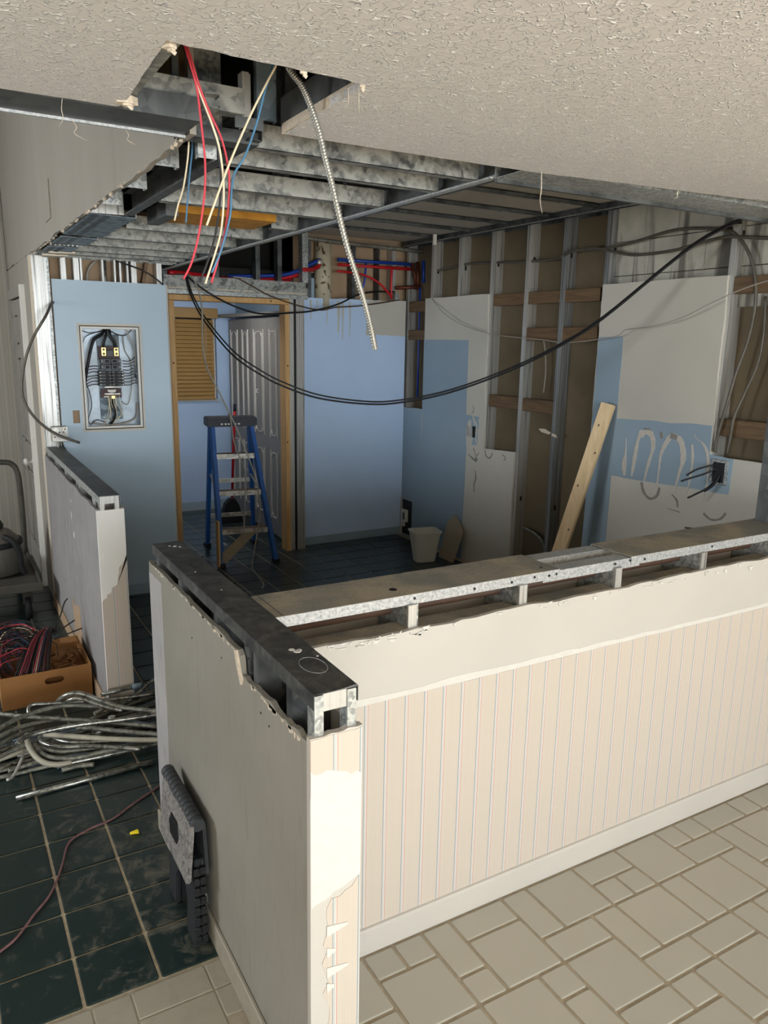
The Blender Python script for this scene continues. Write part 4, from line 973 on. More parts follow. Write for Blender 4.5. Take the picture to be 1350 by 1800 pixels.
MB().tube([(2.60, 6.80, 1.34), (2.585, 6.80, 1.34), (2.575, 6.79, 1.325), (2.578, 6.775, 1.31), (2.588, 6.77, 1.315)], 0.004, 6, 3).build('hook', M['white_paint'], fdr)
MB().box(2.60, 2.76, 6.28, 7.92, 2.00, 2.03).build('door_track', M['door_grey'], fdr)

# ================================================================== THINGS
# ---- electrical panel
ep = thing('breaker_panel', (1.033, 5.42, 1.19), 'open electrical breaker panel set in the blue wall', 'breaker panel')
ex0, ex1, ez0, ez1 = 0.850, 1.217, 1.188, 1.849
b = MB().box(ex0, ex1, 5.476, 5.480, ez0, ez1).box(ex0, ex0+0.003, 5.384, 5.476, ez0, ez1).box(ex1-0.003, ex1, 5.384, 5.476, ez0, ez1).box(ex0, ex1, 5.384, 5.476, ez0, ez0+0.003).box(ex0, ex1, 5.384, 5.476, ez1-0.003, ez1)
b.build('enclosure', M['box_steel'], ep)
for x0, x1, z0, z1 in ((ex0, ex0+0.014, ez0, ez1), (ex1-0.014, ex1, ez0, ez1), (ex0+0.014, ex1-0.014, ez1-0.014, ez1), (ex0+0.014, ex1-0.014, ez0, ez0+0.014)):
    MB().box(x0, x1, 5.3805, 5.3842, z0, z1).build('frame_lip', M['white_paint'], ep)
cx, cz = 1.035, 1.50
MB().cbox(cx-0.072, cx+0.070, 5.462, 5.475, 1.24, 1.80, 0.004).build('mounting_plate', M['galv_blue'], ep)
for sx in (-1, 1):
    MB().cbox(cx+sx*0.040-0.014, cx+sx*0.040+0.014, 5.415, 5.458, 1.690-0.030, 1.690+0.028, 0.003).build('lug', M['brass'], ep)
    b = MB()
    for dz in (0.013, -0.014): b.lathe((cx+sx*0.040, 5.411, 1.69+dz), [(0.007, 0), (0.008, 0.004)], 12, 'y')
    b.build('lug_screw', M['breaker'], ep)
MB().box(cx-0.070, cx+0.065, 5.440, 5.461, 1.635, 1.725).build('lug_base', M['maroon'], ep)
MB().cbox(cx-0.020, cx+0.020, 5.42, 5.44, 1.655, 1.70, 0.003).build('main_block', M['breaker'], ep)
for sx in (-1, 1):
    for i, (z, h) in enumerate(((1.628, 0.034), (1.590, 0.034), (1.555, 0.018), (1.535, 0.018), (1.515, 0.018), (1.495, 0.018), (1.475, 0.018))):
        w = 0.062 if i < 2 else 0.078
        x0 = cx + (0.002 if sx > 0 else -0.002-w)
        br = MB().cbox(x0, x0+w, 5.405, 5.461, z-h/2, z+h/2, 0.002).build('breaker', M['breaker'], ep)
        hx = x0 + (w*0.35 if sx > 0 else w*0.65)
        MB().cbox(hx-0.010, hx+0.010, 5.396, 5.405, z-h*0.22, z+h*0.22, 0.0015).build('toggle', M['black_rubber'], br)
        MB().lathe((x0 + (w-0.008 if sx > 0 else 0.008), 5.402, z), [(0.0035, 0), (0.004, 0.003)], 8, 'y').build('terminal_screw', M['alu'], br)
MB().box(cx-0.050, cx+0.055, 5.41, 5.45, 1.454, 1.462).build('bus_bar', M['alu'], ep)
MB().box(cx-0.068, cx+0.062, 5.440, 5.461, 1.385, 1.448).build('neutral_base', M['maroon'], ep)
MB().prism([(cx-0.030, 1.44), (cx+0.026, 1.44), (cx+0.022, 1.425), (cx+0.006, 1.420), (cx-0.008, 1.420), (cx-0.024, 1.425)], 'y', 5.42, 5.44).build('neutral_clamp', M['white_paint'], ep)
MB().box(cx-0.048, cx+0.052, 5.420, 5.438, 1.408, 1.416).box(cx-0.055, cx-0.02, 5.420, 5.438, 1.390, 1.397).build('neutral_bar', M['alu'], ep)
MB().cbox(cx-0.008, cx+0.014, 5.41, 5.44, 1.380, 1.402, 0.002).build('lug', M['brass'], ep)
def ew(pts, r, m): MB().tube([(x, y, z) for x, z, y in pts], r, 7, 4).build('wire', M[m], ep)
ew([(1.02, 1.845, 5.45), (0.99, 1.80, 5.43), (0.94, 1.765, 5.42), (0.915, 1.70, 5.42), (0.895, 1.62, 5.42), (0.880, 1.55, 5.43), (0.870, 1.49, 5.44)], 0.010, 'black')
ew([(1.025, 1.845, 5.44), (1.015, 1.79, 5.42), (1.0, 1.75, 5.42), (0.995, 1.715, 5.43)], 0.008, 'black')
ew([(1.04, 1.845, 5.44), (1.045, 1.79, 5.42), (1.065, 1.75, 5.42), (1.075, 1.715, 5.43)], 0.009, 'black')
ew([(1.03, 1.38, 5.43), (1.035, 1.33, 5.41), (1.045, 1.28, 5.41), (1.03, 1.23, 5.43), (1.01, 1.20, 5.45)], 0.008, 'black')
rw = random.Random(5)
for k in range(7):
    z = 1.475 + k*0.020; x = cx-0.080
    ew([(x, z, 5.43), (x-0.035, z+rw.uniform(-0.004, 0.004), 5.42), (0.880+rw.uniform(0, .01), z-0.01, 5.43), (0.862, z-0.03, 5.45)], 0.0025, 'black_wire')
for k in range(9):
    z = 1.470 + k*0.020; x = cx+0.082
    ew([(x, z, 5.43), (x+0.03, z+rw.uniform(-0.004, 0.004), 5.41), (1.185, z+0.012, 5.43), (1.205, z+rw.uniform(-0.03, 0.04), 5.45)], 0.0026, rw.choice(['black_wire', 'black_wire', 'brown_cable', 'red_wire' if k < 3 else 'black_wire']))
for k in range(8):
    x = cx-0.035+k*0.011
    ew([(x, 1.405, 5.42), (x+rw.uniform(-.01, .01), 1.35, 5.41), (x+rw.uniform(-.02, .02), 1.28, 5.41), (x+rw.uniform(-.05, .05), 1.21, 5.44)], 0.0016, 'cream_wire')
ew([(0.87, 1.50, 5.44), (0.895, 1.42, 5.44), (0.90, 1.33, 5.43), (0.875, 1.25, 5.44), (0.89, 1.21, 5.45), (0.93, 1.24, 5.44), (0.99, 1.22, 5.44)], 0.003, 'black_wire')
ew([(0.875, 1.45, 5.45), (0.887, 1.36, 5.45), (0.872, 1.27, 5.45)], 0.0025, 'grey_cable')
ew([(0.86, 1.83, 5.45), (0.91, 1.81, 5.44), (0.97, 1.815, 5.44), (1.02, 1.83, 5.44)], 0.0025, 'black_wire')
ew([(0.87, 1.66, 5.45), (0.872, 1.74, 5.44), (0.90, 1.79, 5.44), (1.0, 1.825, 5.44)], 0.0025, 'black_wire')
ew([(1.05, 1.825, 5.44), (1.10, 1.80, 5.44), (1.15, 1.80, 5.44), (1.19, 1.84, 5.44)], 0.003, 'black_wire')
ew([(1.15, 1.845, 5.44), (1.175, 1.77, 5.43), (1.200, 1.70, 5.44), (1.20, 1.60, 5.44)], 0.004, 'grey_cable')
ew([(1.13, 1.80, 5.45), (1.14, 1.70, 5.46), (1.175, 1.62, 5.46), (1.17, 1.45, 5.45), (1.14, 1.34, 5.45), (1.10, 1.36, 5.44)], 0.003, 'grey_cable')
ew([(1.08, 1.77, 5.44), (1.075, 1.79, 5.43), (1.09, 1.75, 5.43), (1.093, 1.68, 5.44)], 0.004, 'grey_cable')
ew([(0.90, 1.22, 5.45), (1.0, 1.205, 5.44), (1.10, 1.21, 5.44), (1.19, 1.25, 5.45), (1.20, 1.35, 5.45)], 0.006, 'grey_cable')
for x in (0.985, 1.08): MB().lathe((x, 5.458, 1.253), [(0.005, 0), (0.005, 0.004)], 10, 'y').build('mounting_screw', M['white_paint'], ep)

# ---- junction box at the corner stud and looping cable
jb = thing('outlet_box', (0.675, 5.33, 1.115), 'white metal outlet box hanging at the corner studs below the blue sheet edge', 'outlet')
MB().cbox(0.632, 0.725, 5.32, 5.368, 1.118, 1.216, 0.004).build('box_body', M['alu'], jb)
b = MB()
for x, z in ((0.65, 1.18), (0.675, 1.18), (0.70, 1.18), (0.71, 1.20), (0.645, 1.15)): b.lathe((x, 5.317, z), [(0.005, 0), (0.005, 0.004)], 8, 'y')
b.build('screw_hole', M['black'], jb)
for k, (dx, L) in enumerate(((0, 0.05), (0.012, 0.07), (0.03, 0.06))):
    MB().tube([(0.66+dx, 5.33, 1.12), (0.665+dx, 5.32, 1.12-L*0.5), (0.65+dx*2, 5.33, 1.12-L)], 0.0035, 6, 3).build('wire', M['black_wire' if k else 'grey_cable'], jb)
MB().tube([(0.700, 5.378, 1.990), (0.672, 5.30, 1.965), (0.629, 5.2, 1.90), (0.557, 5.2, 1.784), (0.5, 5.2, 1.649), (0.465, 5.2, 1.479), (0.479, 5.2, 1.375), (0.527, 5.2, 1.287), (0.597, 5.2, 1.214), (0.676, 5.2, 1.164), (0.775, 5.2, 1.122)], 0.0085, 8, 5).build('armoured_cable', M['dark_cable'], label='dark armoured cable looping out from the left edge of the blue breaker wall', cat='cable')

# ---- ladder
la = thing('step_ladder', (2.08, 5.95, 0), 'blue fibreglass step ladder with dark top cap standing in the doorway', 'ladder')
def beam(p0, p1, w, d, nm, m, par, roll=(1,0,0)):
    p0, p1 = Vector(p0), Vector(p1); zz = (p1-p0).normalized(); xx = Vector(roll); xx = (xx - zz*xx.dot(zz)).normalized(); yy_ = zz.cross(xx)
    R_ = Matrix((xx, yy_, zz)).transposed(); return MB().obox((p0+p1)/2, (w, d, (p1-p0).length), R_).build(nm, M[m], par)
FL, FR, TL, TR = (1.868, 5.765, 0.0), (2.300, 5.690, 0.0), (1.895, 6.00, 1.10), (2.205, 5.96, 1.10)
for p0, p1 in ((FL, TL), (FR, TR)):
    beam(p0, p1, 0.030, 0.062, 'leg', 'ladder_blue', la)
beam((1.955, 6.42, 0), (1.900, 6.06, 1.10), 0.028, 0.045, 'leg', 'ladder_blue', la)
beam((2.36, 6.36, 0), (2.215, 6.02, 1.10), 0.028, 0.045, 'leg', 'ladder_blue', la)
ang = math.atan2(-0.04, 0.31)
MB().obox((2.05, 6.005, 1.140), (0.40, 0.17, 0.075), (0, 0, ang)).build('top_cap', M['ladder_black'], la, bevel=0.008)
b = MB()
for dx in (-0.09, 0.09): b.obox((2.05+dx, 5.922-dx*0.13, 1.160), (0.09, 0.004, 0.012), (0, 0, ang))
b.build('cap_slot', M['black'], la)
b = MB()
for k, dx in enumerate((-0.075, -0.045, -0.02, 0.03, 0.06)): b.obox((2.03+dx, 5.922-dx*0.13, 1.125), (0.016, 0.003, 0.012), (0, 0.3*(k % 2), ang))
b.build('cap_lettering', M['alu'], la)
for k, z in enumerate((0.295, 0.595, 0.885)):
    t_ = z/1.10; xa = FL[0]+(TL[0]-FL[0])*t_+0.016; xb = FR[0]+(TR[0]-FR[0])*t_-0.016; ya = FL[1]+(TL[1]-FL[1])*t_; yb = FR[1]+(TR[1]-FR[1])*t_
    c_ = ((xa+xb)/2, (ya+yb)/2+0.005, z); a = math.atan2(yb-ya, xb-xa)
    st = MB().obox(c_, (xb-xa, 0.080, 0.006), (0, 0, a)).build('step', M['block_wood'], la, bevel=0.002)
    MB().obox((c_[0]+0.04*math.sin(a), c_[1]-0.040*math.cos(a), z-0.017), (xb-xa, 0.004, 0.040), (0, 0, a)).build('step_front', M['alu'], st)
for z, p0, p1 in ((0.30, (1.945, 6.32), (2.315, 6.27)), (0.62, (1.93, 6.22), (2.27, 6.17))):
    beam((*p0, z), (*p1, z), 0.035, 0.012, 'rear_rail', 'alu', la, (0,0,1))
for sx, xx_ in ((0, 1.905), (1, 2.245)):
    beam((xx_, 5.93, 0.60), (xx_+0.02, 6.22, 0.70), 0.006, 0.018, 'spreader', 'alu', la)
beam((1.925, 5.895, 0.16), (1.925, 5.80, 0.16), 0.02, 0.01, 'foot_brace', 'alu', la)
MB().prism([(1.865, 0.02), (1.885, 0.02), (2.16, 0.265), (2.04, 0.268), (1.868, 0.12)], 'y', 5.742, 5.748).build('plywood_gusset', M['particle'], la, label='pale plywood gusset screwed to the bottom step')
MB().box(1.838, 1.852, 5.74, 5.80, 0.01, 0.38).build('wood_splint', M['pine'], la, label='strip of pine lashed to the leg')
for p in (FL, FR, (1.955, 6.42, 0), (2.36, 6.36, 0)):
    MB().box(p[0]-0.022, p[0]+0.022, p[1]-0.036, p[1]+0.036, 0.0, 0.035).build('foot', M['black_rubber'], la)
# broom behind it
br = thing('broom', (2.33, 7.3, 0), 'broom with red handle and black head standing behind the ladder', 'broom')
MB().tube([(2.455, 7.2, 0.22), (2.485, 7.16, 1.02), (2.49, 7.158, 1.12)], 0.013, 10, 1).build('handle', M['pex_red'], br)
MB().tube([(2.49, 7.158, 1.11), (2.492, 7.156, 1.18)], 0.015, 10, 1).build('handle_grip', M['ladder_black'], br)
MB().prism([(2.32, 0.0), (2.56, 0.0), (2.52, 0.18), (2.475, 0.25), (2.43, 0.25), (2.38, 0.20)], 'y', 7.17, 7.24).build('brush_head', M['black_rubber'], br)

# ---- lumber leaning on the right wall
lo = thing('lumber', (3.40, 3.56, 0), 'pale pine stud leaning against the right wall beside the blue band', 'lumber')
p0, p1 = Vector((3.350, 3.70, 0.0)), Vector((3.685, 3.545, 1.405))
zz = (p1-p0).normalized(); face = Vector((-0.95, -0.40, 0)); yy_ = (face - zz*face.dot(zz)).normalized(); xx = yy_.cross(zz)
R_ = Matrix((xx, yy_, zz)).transposed()
MB().obox((p0+p1)/2 + Vector((0.02, 0, 0.02)), (0.088, 0.038, (p1-p0).length), R_).build('board', M['pine_light'], lo, bevel=0.003)
b = MB()
for k, (t_, s_) in enumerate(((0.15, 0.02), (0.42, -0.02), (0.62, 0.015), (0.78, -0.025), (0.9, 0.01))):
    c_ = p0.lerp(p1, t_) + Vector((0.02, 0, 0.02)) + xx*s_ + yy_*0.0195
    b.obox(c_, (0.010, 0.002, 0.014), R_)
b.build('knot', M['block_wood'], lo)

# ---- bin and board scrap in the alcove
bn = thing('waste_bin', (3.43, 5.17, 0), 'small white plastic waste bin on the alcove floor', 'bin')
def rrect(cx_, cy_, wx, wy, r, n=4):
    P = []
    for qx, qy, a0 in ((1,1,0), (-1,1,90), (-1,-1,180), (1,-1,270)):
        for k in range(n+1):
            a = math.radians(a0+90*k/n); P.append((cx_+qx*(wx-r)+r*math.cos(a), cy_+qy*(wy-r)+r*math.sin(a)))
    return P
prof = [(0.085, 0.065, 0.004), (0.118, 0.095, 0.25), (0.126, 0.103, 0.252), (0.126, 0.103, 0.262), (0.116, 0.093, 0.262), (0.083, 0.063, 0.012)]
vv = []; n = 20
for wx, wy, z in prof:
    for x, y in rrect(0, 0, wx, wy, 0.035):
        a = -0.25; vv.append((3.43+x*math.cos(a)-y*math.sin(a), 5.20+x*math.sin(a)+y*math.cos(a), z))
fs = [(l*n+i, l*n+(i+1) % n, (l+1)*n+(i+1) % n, (l+1)*n+i) for l in range(5) for i in range(n)] + [tuple(range(n)), tuple(range(5*n, 6*n))]
b = MB(); b.smooth = False; b.add(vv, fs); b.build('bin_body', M['bin'], bn)
bs = MB(); pr = [(5.03, 0.0), (5.24, 0.0), (5.27, 0.30), (5.20, 0.36), (5.07, 0.29), (5.03, 0.25)]
n = len(pr); P = [(3.60+z*0.36, y, z) for y, z in pr] + [(3.612+z*0.36, y, z) for y, z in pr]
bs.add(P, [tuple(range(n)), tuple(range(n, 2*n))[::-1]] + [(i, (i+1) % n, n+(i+1) % n, n+i) for i in range(n)])
bs.build('board_scrap', M['particle'], label='cut scrap of tan board leaning on the wall behind the waste bin', cat='board')
# recessed access box low on the alcove wall, outlet and box in the right wall
ab = thing('access_box', (3.735, 6.0, 0.02), 'black recess with a white valve plate low in the alcove corner', 'outlet box')
MB().box(3.733, 3.7385, 5.90, 6.055, 0.02, 0.345).build('opening', M['black'], ab)
MB().box(3.727, 3.738, 6.055, 6.075, 0.0, 0.36).build('edge', M['white_board'], ab)
MB().cbox(3.715, 3.733, 5.955, 6.05, 0.14, 0.255, 0.003).build('valve_plate', M['white_paint'], ab)
MB().box(3.711, 3.716, 5.985, 6.015, 0.16, 0.225).build('slot', M['galv_dark'], ab)
MB().cbox(3.715, 3.733, 6.0, 6.05, 0.09, 0.14, 0.003).build('valve_block', M['white_paint'], ab)
oa = thing('outlet_box', (3.737, 5.03, 1.05), 'broken switch box in the scraped edge of the tall blue remnant', 'outlet')
for y in (5.075, 5.02):
    MB().prism([(y-0.016, 1.050), (y+0.012, 1.045), (y+0.018, 1.10), (y+0.004, 1.138), (y-0.012, 1.12)], 'x', 3.728, 3.7385).build('bracket', M['galv_bright'], oa)
MB().box(3.732, 3.7385, 4.975, 5.008, 1.045, 1.135).build('opening', M['black'], oa)
ob = thing('outlet_box', (3.737, 2.715, 1.05), 'open steel box with cut black wires in the right wall', 'outlet')
MB().cbox(3.727, 3.7385, 2.665, 2.765, 1.04, 1.18, 0.003).build('box_rim', M['galv'], ob)
MB().box(3.722, 3.7275, 2.68, 2.75, 1.055, 1.165).build('opening', M['black'], ob)
for pts_ in ([(3.725, 2.73, 1.13), (3.68, 2.76, 1.10), (3.62, 2.81, 1.07), (3.58, 2.84, 1.05)], [(3.725, 2.72, 1.07), (3.68, 2.74, 1.02), (3.63, 2.78, 0.98), (3.60, 2.80, 0.96)], [(3.725, 2.70, 1.10), (3.69, 2.71, 1.04), (3.67, 2.75, 1.0)], [(3.725, 2.74, 1.15), (3.66, 2.80, 1.12), (3.62, 2.84, 1.08)]):
    MB().tube(pts_, 0.0055, 6, 4).build('cut_wire', M['black_wire'], ob)
# ---- cables
def cable(name, pts_, r, m, lab, cat='cable', grp=None, sub=5, seg=8): return MB().tube(pts_, r, seg, sub).build(name, M[m], label=lab, cat=cat, group=grp)
span = [(1.712,5.955,2.262),(1.729,5.933,2.148),(1.764,5.877,2.015),(1.819,5.789,1.883),(1.944,5.591,1.667),(2.08,5.373,1.531),(2.187,5.203,1.457),(2.341,4.957,1.39),(2.537,4.646,1.369),(2.675,4.424,1.39),(2.87,4.113,1.474),(3.089,3.765,1.631),(3.252,3.505,1.79),(3.369,3.317,1.937),(3.538,3.048,2.21),(3.624,2.911,2.337),(3.705,2.79,2.416),(3.76,2.77,2.43)]
cable('hanging_cable', span, 0.0065, 'black', 'lower of the two long black cables sagging across the kitchen')
def off(p, i):
    k = 0.012 + 0.016*math.sin(min(1, i/8)*PI*0.9)*(1 if i < 12 else 0.4); return (p[0]+0.008, p[1]+0.004, p[2]+k)
cable('hanging_cable', [off(p, i) for i, p in enumerate(span)], 0.0055, 'black', 'upper of the two long black cables sagging across the kitchen')
cable('hanging_cable', [(1.70,5.90,2.243),(1.825,5.85,2.14),(1.999,5.85,2.052),(2.18,5.85,1.996),(2.321,5.85,1.983),(2.514,5.85,1.998),(2.662,5.85,2.012),(2.814,5.85,2.044),(2.97,5.87,2.091),(3.182,5.95,2.172),(3.4,6.04,2.21),(3.6,6.06,2.22)], 0.007, 'black', 'black cable swagging across the top of the door opening to the alcove')
cable('hanging_cable', [(2.106,5.94,2.252),(2.222,5.94,2.2),(2.363,5.94,2.135),(2.557,5.94,2.078),(2.811,5.95,2.033),(2.967,5.95,2.06),(3.183,5.97,2.079),(3.404,6.0,2.111),(3.645,6.05,2.152)], 0.005, 'brown_cable', 'thin brown cable along the top edge of the alcove drywall')
cable('hanging_cable', [(1.64,5.94,2.25),(1.65,5.62,2.22),(1.686,5.6,2.161),(1.722,5.6,2.006),(1.718,5.6,1.766),(1.738,5.6,1.604),(1.81,5.6,1.439),(1.935,5.6,1.183),(2.042,5.6,0.917),(2.116,5.6,0.689),(2.135,5.6,0.46),(2.098,5.6,0.233),(2.06,5.6,0.02),(2.05,5.52,0.006),(2.0,5.2,0.006),(1.95,5.1,0.006)], 0.0058, 'grey_cable', 'long pale grey cable hanging in front of the blue ladder to the floor')
cable('hanging_cable', [(2.006,5.93,1.183),(2.008,5.885,1.195),(2.034,5.86,0.96),(2.075,5.76,0.766),(2.056,5.72,0.54),(2.035,5.70,0.30),(2.031,5.70,0.22)], 0.005, 'grey_cable', 'short grey cable draped over the ladder cap')
cable('hanging_cable', [(1.10,5.41,2.27),(1.25,5.365,2.22),(1.34,5.36,2.17),(1.39,5.36,2.13)], 0.005, 'black', 'short black wire over the top right corner of the breaker wall')
cable('armoured_cable', [(3.80,5.75,2.38),(3.79,5.27,2.405),(3.79,4.9,2.39),(3.78,4.474,2.366),(3.78,4.18,2.362),(3.75,4.045,2.395),(3.75,3.737,2.385),(3.75,3.463,2.404),(3.75,3.176,2.438),(3.75,2.875,2.406),(3.75,2.765,2.351),(3.76,2.682,2.229),(3.77,2.642,2.055),(3.78,2.66,1.85),(3.76,2.70,1.65),(3.745,2.72,1.50),(3.745,2.76,1.3),(3.745,2.765,1.215)], 0.009, 'dark_cable', 'armoured cable threaded through the right wall studs and bending down past the concrete patch')
cable('armoured_cable', [(3.79,4.15,2.35),(3.75,4.05,2.385),(3.748,3.85,2.40),(3.748,3.69,2.37),(3.748,3.499,2.328),(3.748,3.33,2.322),(3.748,3.163,2.328),(3.745,3.0,2.35),(3.745,2.835,2.364),(3.745,2.632,2.338),(3.75,2.4,2.31),(3.78,2.1,2.3)], 0.009, 'dark_cable', 'armoured cable crossing low over the stained concrete patch')
cable('armoured_cable', [(3.79,2.60,2.05),(3.79,2.585,1.85),(3.79,2.60,1.7),(3.77,2.64,1.55),(3.745,2.67,1.42),(3.745,2.68,1.3),(3.745,2.69,1.215)], 0.008, 'dark_cable', 'armoured cable bowing right of the last stud into the wall box')
cable('thin_wire', [(3.735,5.659,2.15),(3.68,5.396,2.027),(3.68,5.15,1.934),(3.68,4.848,1.871),(3.68,4.638,1.846),(3.68,4.196,1.82),(3.68,3.913,1.803),(3.68,3.516,1.841),(3.68,3.429,1.881),(3.68,3.214,1.903),(3.68,3.019,1.948),(3.68,2.842,2.019),(3.68,2.677,2.079),(3.70,2.522,2.122),(3.76,2.40,2.14)], 0.003, 'grey_cable', 'thin grey wire strung along the right wall at head height', 'wire')
cable('thin_wire', [(3.79,4.30,1.85),(3.785,4.26,1.75),(3.785,4.24,1.6),(3.785,4.25,1.45)], 0.004, 'grey_cable', 'thin pale cable between two right wall studs above the wood block', 'wire', sub=3)
cable('thin_wire', [(2.12,6.45,2.27),(2.2,6.4,2.32),(2.3,6.35,2.34),(2.45,6.3,2.335),(2.62,6.25,2.33)], 0.005, 'grey_cable', 'grey wire in the dark void above the door opening', 'wire', sub=3)
for k, (z, y1) in enumerate(((0.78, 2.95), (0.72, 3.02))):
    cable('thin_wire', [(3.73, 2.1, z+0.03), (3.66, 2.35, z+0.03), (3.66, 2.6, z+0.02), (3.67, y1-0.1, z-0.01)], 0.005, 'brown_cable', ['upper brown wire poking in low at the right end of the right wall', 'lower brown wire poking in low at the right end of the right wall'][k], 'wire', sub=3)
# wires out of the ceiling hole
def hw(pts_, m, lab): MB().tube([(x, y, z) for x, y, z in pts_], 0.0023, 7, 5).build('ceiling_wire', M[m], label=lab, cat='wire')
Yw = 1.62
U = (0.475, 1.66, 2.40)
hw([U,(0.484,Yw,2.322),(0.501,Yw,2.266),(0.507,Yw,2.216),(0.514,Yw,2.133),(0.511,Yw,2.068),(0.497,Yw,1.991),(0.48,Yw,1.934),(0.462,Yw,1.9)], 'red_wire', 'red wire from the ceiling hole, the leftmost one ending lowest left')
hw([U,(0.49,Yw,2.32),(0.507,Yw,2.267),(0.528,Yw,2.219),(0.55,Yw,2.175),(0.563,Yw,2.117),(0.562,Yw,2.063),(0.554,Yw,2.007),(0.538,Yw,1.949),(0.52,Yw,1.895)], 'red_wire', 'red wire from the ceiling hole, bowing out to the right')
hw([U,(0.487,Yw+.004,2.321),(0.509,Yw+.004,2.257),(0.533,Yw+.004,2.199),(0.547,Yw+.004,2.153),(0.553,Yw+.004,2.084),(0.546,Yw+.004,2.006),(0.529,Yw+.004,1.949),(0.508,Yw+.004,1.893)], 'cream_wire', 'cream wire running beside the bowed red wire from the ceiling hole')
hw([U,(0.486,Yw+.008,2.317),(0.506,Yw+.008,2.262),(0.530,Yw+.008,2.204),(0.546,Yw+.008,2.148),(0.548,Yw+.008,2.083),(0.537,Yw+.008,2.005),(0.52,Yw+.008,1.948),(0.498,Yw+.008,1.896)], 'black_wire', 'black wire in the bundle from the ceiling hole')
hw([(0.69,1.66,2.40),(0.668,Yw-.008,2.336),(0.65,Yw-.008,2.301),(0.612,Yw-.008,2.232),(0.567,Yw-.008,2.14),(0.535,Yw-.008,2.065),(0.511,Yw-.008,2.006)], 'cream_wire', 'straight cream wire slanting left from the middle of the ceiling hole')
hw([(0.69,1.66,2.395),(0.66,Yw,2.324),(0.644,Yw,2.279),(0.624,Yw,2.212),(0.598,Yw,2.149),(0.575,Yw,2.113),(0.566,Yw-.005,2.074),(0.561,Yw-.008,2.029),(0.541,Yw-.005,1.961),(0.521,Yw,1.915)], 'blue_wire', 'blue wire slanting from the ceiling hole beside the straight cream wire')
hw([(0.635,2.12,2.34),(0.626,2.1,2.28),(0.621,2.1,2.232),(0.607,2.1,2.162),(0.592,2.1,2.119),(0.581,2.1,2.079)], 'cream_wire', 'short cream wire hanging behind the ceiling edge track')
hw([(0.652,2.16,2.33),(0.649,2.15,2.27),(0.641,2.15,2.215),(0.632,2.15,2.144),(0.625,2.15,2.083)], 'blue_wire', 'short blue wire hanging behind the ceiling edge track')
# spiral flex conduit
fp = spline([Vector(p) for p in [(0.690,1.66,2.40),(0.703,1.63,2.334),(0.726,1.62,2.303),(0.746,1.62,2.268),(0.766,1.62,2.221),(0.782,1.62,2.166),(0.8,1.62,2.11),(0.818,1.62,2.047),(0.839,1.62,1.982),(0.863,1.62,1.922),(0.884,1.62,1.866),(0.9,1.62,1.815),(0.913,1.62,1.763)]], 26)
b = MB().tube(fp, [0.0056 + 0.0016*(1 if (i % 3) else -0.2) for i in range(len(fp))], 12, 1)
b.build('flexible_conduit', M['flex'], label='ribbed silver flexible conduit hanging from the ceiling hole', cat='conduit')
# red striped cable on the dark tiles
zf = 0.0085
cable('floor_cable', [(-0.10,2.16,zf),(0.015,2.225,zf),(0.064,2.262,zf),(0.12,2.339,zf),(0.168,2.399,zf),(0.203,2.471,zf),(0.233,2.553,zf),(0.26,2.643,zf),(0.289,2.682,zf),(0.353,2.712,zf),(0.438,2.736,zf),(0.53,2.80,zf),(0.64,2.87,zf),(0.72,2.95,zf)], 0.0038, 'pink_wire', 'faded red and white cable lying across the dark tiles')
b = MB().lathe((0.486, 2.607, 0.012), [(0.003, -0.016), (0.005, -0.014), (0.0085, 0.010), (0.0085, 0.014)], 10, 'x').box(0.494, 0.500, 2.597, 2.600, 0.008, 0.016).box(0.494, 0.500, 2.613, 2.616, 0.008, 0.016)
b.build('wire_nut', M['yellow'], label='small yellow wire connector lying on the dusty dark tile', cat='connector')

# ---- folded step stool against the near left wall
so = thing('folding_stool', (0.53, 2.10, 0), 'folded dark plastic step stool leaning on the near left half wall', 'stool')
def slab(y0, y1, z0, z1, xb, xt, th, hole=None, arch=None, nm='leg_panel', m='stool_light'):
    """upright panel, x going from xb at its foot to xt at its head"""
    if arch: prof_ = [(y0, z0), (y0+0.085, z0), (y0+0.09, z0+0.11), (y0+0.12, z0+0.15), ((y0+y1)/2, z0+0.165), (y1-0.12, z0+0.15), (y1-0.09, z0+0.11), (y1-0.085, z0), (y1, z0), (y1-0.012, z1), (y0+0.012, z1)]
    else: prof_ = [(y0+0.012, z0), (y1-0.012, z0), (y1, z0+0.012), (y1, z1), (y0, z1), (y0, z0+0.012)]
    f = lambda z: xb + (xt-xb)*(z-z0)/(z1-z0)
    P = [(f(z), y, z) for y, z in prof_] + [(f(z)+th, y, z) for y, z in prof_]; n = len(prof_)
    b = MB().add(P, [tuple(range(n)), tuple(range(n, 2*n))[::-1]] + [(i, (i+1) % n, n+(i+1) % n, n+i) for i in range(n)])
    return b.build(nm, M[m], so, bevel=0.003)
SY0, SY1 = 1.965, 2.262
slab(SY0, SY1, 0.004, 0.29, 0.522, 0.533, 0.015, arch=True)
slab(SY0, SY1, 0.004, 0.29, 0.541, 0.548, 0.015, arch=True)
slab(SY0-0.008, SY1+0.008, 0.225, 0.418, 0.503, 0.521, 0.012, nm='seat_half', m='stool_top')
slab(SY0-0.008, SY1+0.008, 0.235, 0.418, 0.561, 0.554, 0.010, nm='seat_half', m='stool')
b = MB()
for k in range(13):
    y = SY0 - 0.006 + k*0.0262
    b.lathe((0.5430, y, 0.412), [(0.019, 0.0), (0.021, 0.003), (0.021, 0.021), (0.019, 0.0245)], 14, 'y')
b.build('hinge_barrel', M['stool'], so)
b = MB(); yc = (SY0+SY1)/2
